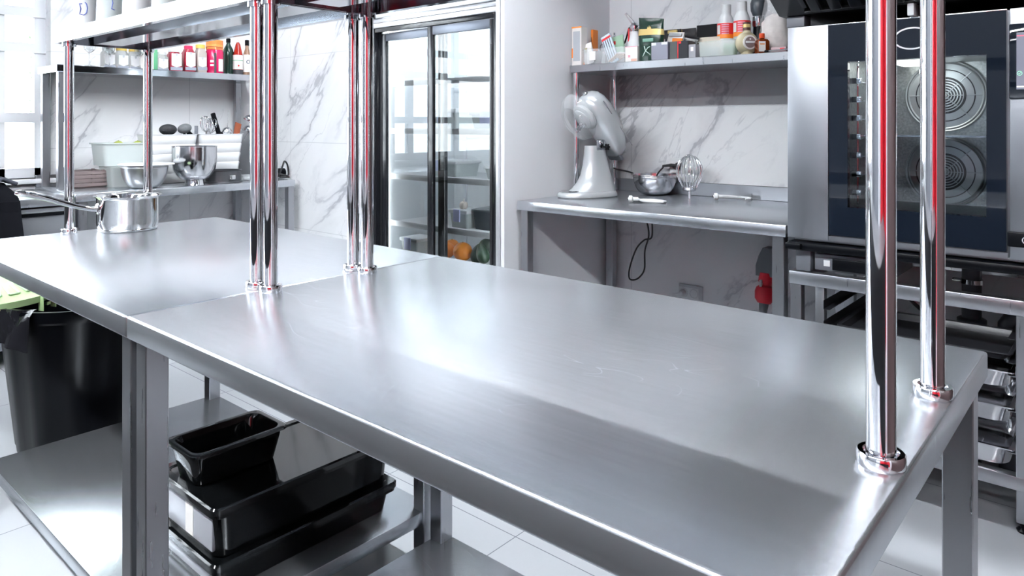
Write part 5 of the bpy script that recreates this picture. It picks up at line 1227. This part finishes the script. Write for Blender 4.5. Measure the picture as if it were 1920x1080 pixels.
# ================================================================== lamps, daylight, camera
def lamp_panel(label, x, y, lx, ly_, power, zc=ZC, group='ceiling light panels', es=14, added_louvre=0):
    t = thing('ceiling_light', label, 'ceiling light', (x, y, zc), 0, group)
    B().box(-lx/2-.02, -ly_/2-.02, -.045, lx/2+.02, ly_/2+.02, 0, .003).to('housing', FRM, t)
    if added_louvre:  # unseen side baffles added to keep the strip's light off the wall
        B().box(-lx/2-.02, -ly_/2-.02, -.045-added_louvre, lx/2+.02, -ly_/2, -.045).box(-lx/2-.02, ly_/2, -.045-added_louvre, lx/2+.02, ly_/2+.02, -.045).to('added_louvre', BLKMET, t)
    B().box(-lx/2, -ly_/2, -.048, lx/2, ly_/2, -.0455).to('diffuser', M_('lamp_diffuser_%g' % es, (1,1,1), .5, emis=(.93,.965,1), es=es), t)
    return t
lamp_panel('long strip light over the aisle behind the work tables', -1.3, 2.17, 4.2, .08, 0, group=None, es=170, added_louvre=.09)
lamp_panel('long strip light over the aisle where the camera stands', -.9, -.97, 4.4, .14, 0, group=None, es=185)
lamp_panel('added fill strip light, unseen, along the wall behind the camera', -1.2, -2.3, 5.4, .20, 0, group=None, es=30)  # fill strip added to light the room from behind the camera
lamp_panel('added square fill panel, unseen, over the left counter', -4.0, 1.9, .6, .6, 0, group=None, es=14)  # panel added for general room light
lamp_panel('added square fill panel, unseen, above the left end of the front aisle', -3.4, -.9, .6, .6, 0, group=None, es=14)  # another unseen panel added as ambient fill
lamp_panel('added square fill panel, unseen, behind the camera near the right wall', .9, -1.2, .6, .6, 0, group=None, es=10)  # weak panel out of view, added for ambient light
w = bpy.data.worlds.new('daylight'); SC.world = w; w.use_nodes = True
nt = w.node_tree; bg = nt.nodes['Background']; L = nt.links.new
tc = nt.nodes.new('ShaderNodeTexCoord'); sp_ = nt.nodes.new('ShaderNodeSeparateXYZ'); L(tc.outputs['Generated'], sp_.inputs[0])
mr = nt.nodes.new('ShaderNodeMapRange'); mr.inputs['From Min'].default_value = -.15; mr.inputs['From Max'].default_value = .25
L(sp_.outputs['Z'], mr.inputs['Value'])
mx_ = nt.nodes.new('ShaderNodeMix'); mx_.data_type = 'RGBA'; L(mr.outputs['Result'], mx_.inputs['Factor'])
mx_.inputs['A'].default_value = (.55,.60,.62,1); mx_.inputs['B'].default_value = (.86,.92,1,1)
L(mx_.outputs['Result'], bg.inputs['Color']); bg.inputs['Strength'].default_value = 4.5
# area lights that stand for the daylight entering through the two window openings
def win_light(name, loc, rot, sx_, sy_, e):
    l = bpy.data.lights.new(name, 'AREA'); l.shape = 'RECTANGLE'; l.size = sx_; l.size_y = sy_; l.energy = e; l.color = (.90,.95,1)
    o = bpy.data.objects.new(name, l); C.objects.link(o); o.location = loc; o.rotation_euler = rot; return o
win_light('window_daylight', (XW-.30, (WY0+WY1)/2, 1.79), (0, -PI/2, 0), 2.0, 3.4, 110)
def point(name, loc, e, r=.03):
    l = bpy.data.lights.new(name, 'POINT'); l.energy = e; l.shadow_soft_size = r; l.color = (.95,.98,1)
    o = bpy.data.objects.new(name, l); C.objects.link(o); o.location = loc
point('oven_chamber_fill', (-.56, 2.92, 1.45), .8)  # unseen point light added to brighten the oven chamber
# tree outside the window
t = thing('tree', 'pale green leafy tree outside the left window', 'tree', (-9.5, 1.9, 0))
B().tube([(0,0,0),(.05,.03,1.0),(0,.1,2.0)],[.12,.09,.05],10).to('trunk', M_('bark', (.25,.2,.16), .8), t)
b = B(); rnd = random.Random(3)
for k in range(420):
    a = rnd.uniform(0, 2*PI); z = rnd.uniform(-1, 1); r = rnd.uniform(.5, 1)**.5; s_ = math.sqrt(1-z*z)
    c = Vector((.8*r*s_*math.cos(a), .8*r*s_*math.sin(a), 1.7+.9*r*z)); q = rnd.uniform(.05,.09)
    M3 = Matrix.Rotation(rnd.uniform(0,6), 3, 'X') @ Matrix.Rotation(rnd.uniform(0,6), 3, 'Z')
    vs = [b.bm.verts.new(c+M3 @ Vector(v)) for v in ((0,0,0),(q*.5,q*.3,.01),(q,0,0),(q*.5,-q*.3,.01))]
    b.bm.faces.new(vs)
b.to('foliage', M_('leaf_green', (.22,.34,.18), .6), t, fix=False)
struct(B().box(-16, -9, -.15, XW-.31, 9, -.1).to('ground', M_('ground_grey', (.5,.5,.48), .8)))
cam = bpy.data.cameras.new('camera'); co = bpy.data.objects.new('camera', cam); C.objects.link(co)
co.location = (0, 0, EYE); co.rotation_euler = (PI/2, 0, CAMROT)
cam.sensor_width = 36; cam.sensor_fit = 'HORIZONTAL'; cam.lens = 36*F/1920; cam.shift_y = -(540-H)/1920; cam.clip_start = .02
SC.camera = co
vs_ = SC.view_settings; vs_.view_transform = 'Standard'; vs_.look = 'None'; vs_.gamma = 1; vs_.use_curve_mapping = False; vs_.exposure = 0.2
SC.cycles.max_bounces = 12; SC.cycles.glossy_bounces = 8; SC.cycles.transmission_bounces = 10; SC.cycles.transparent_max_bounces = 12
SC.cycles.caustics_reflective = False; SC.cycles.caustics_refractive = False
SC.cycles.use_denoising = True
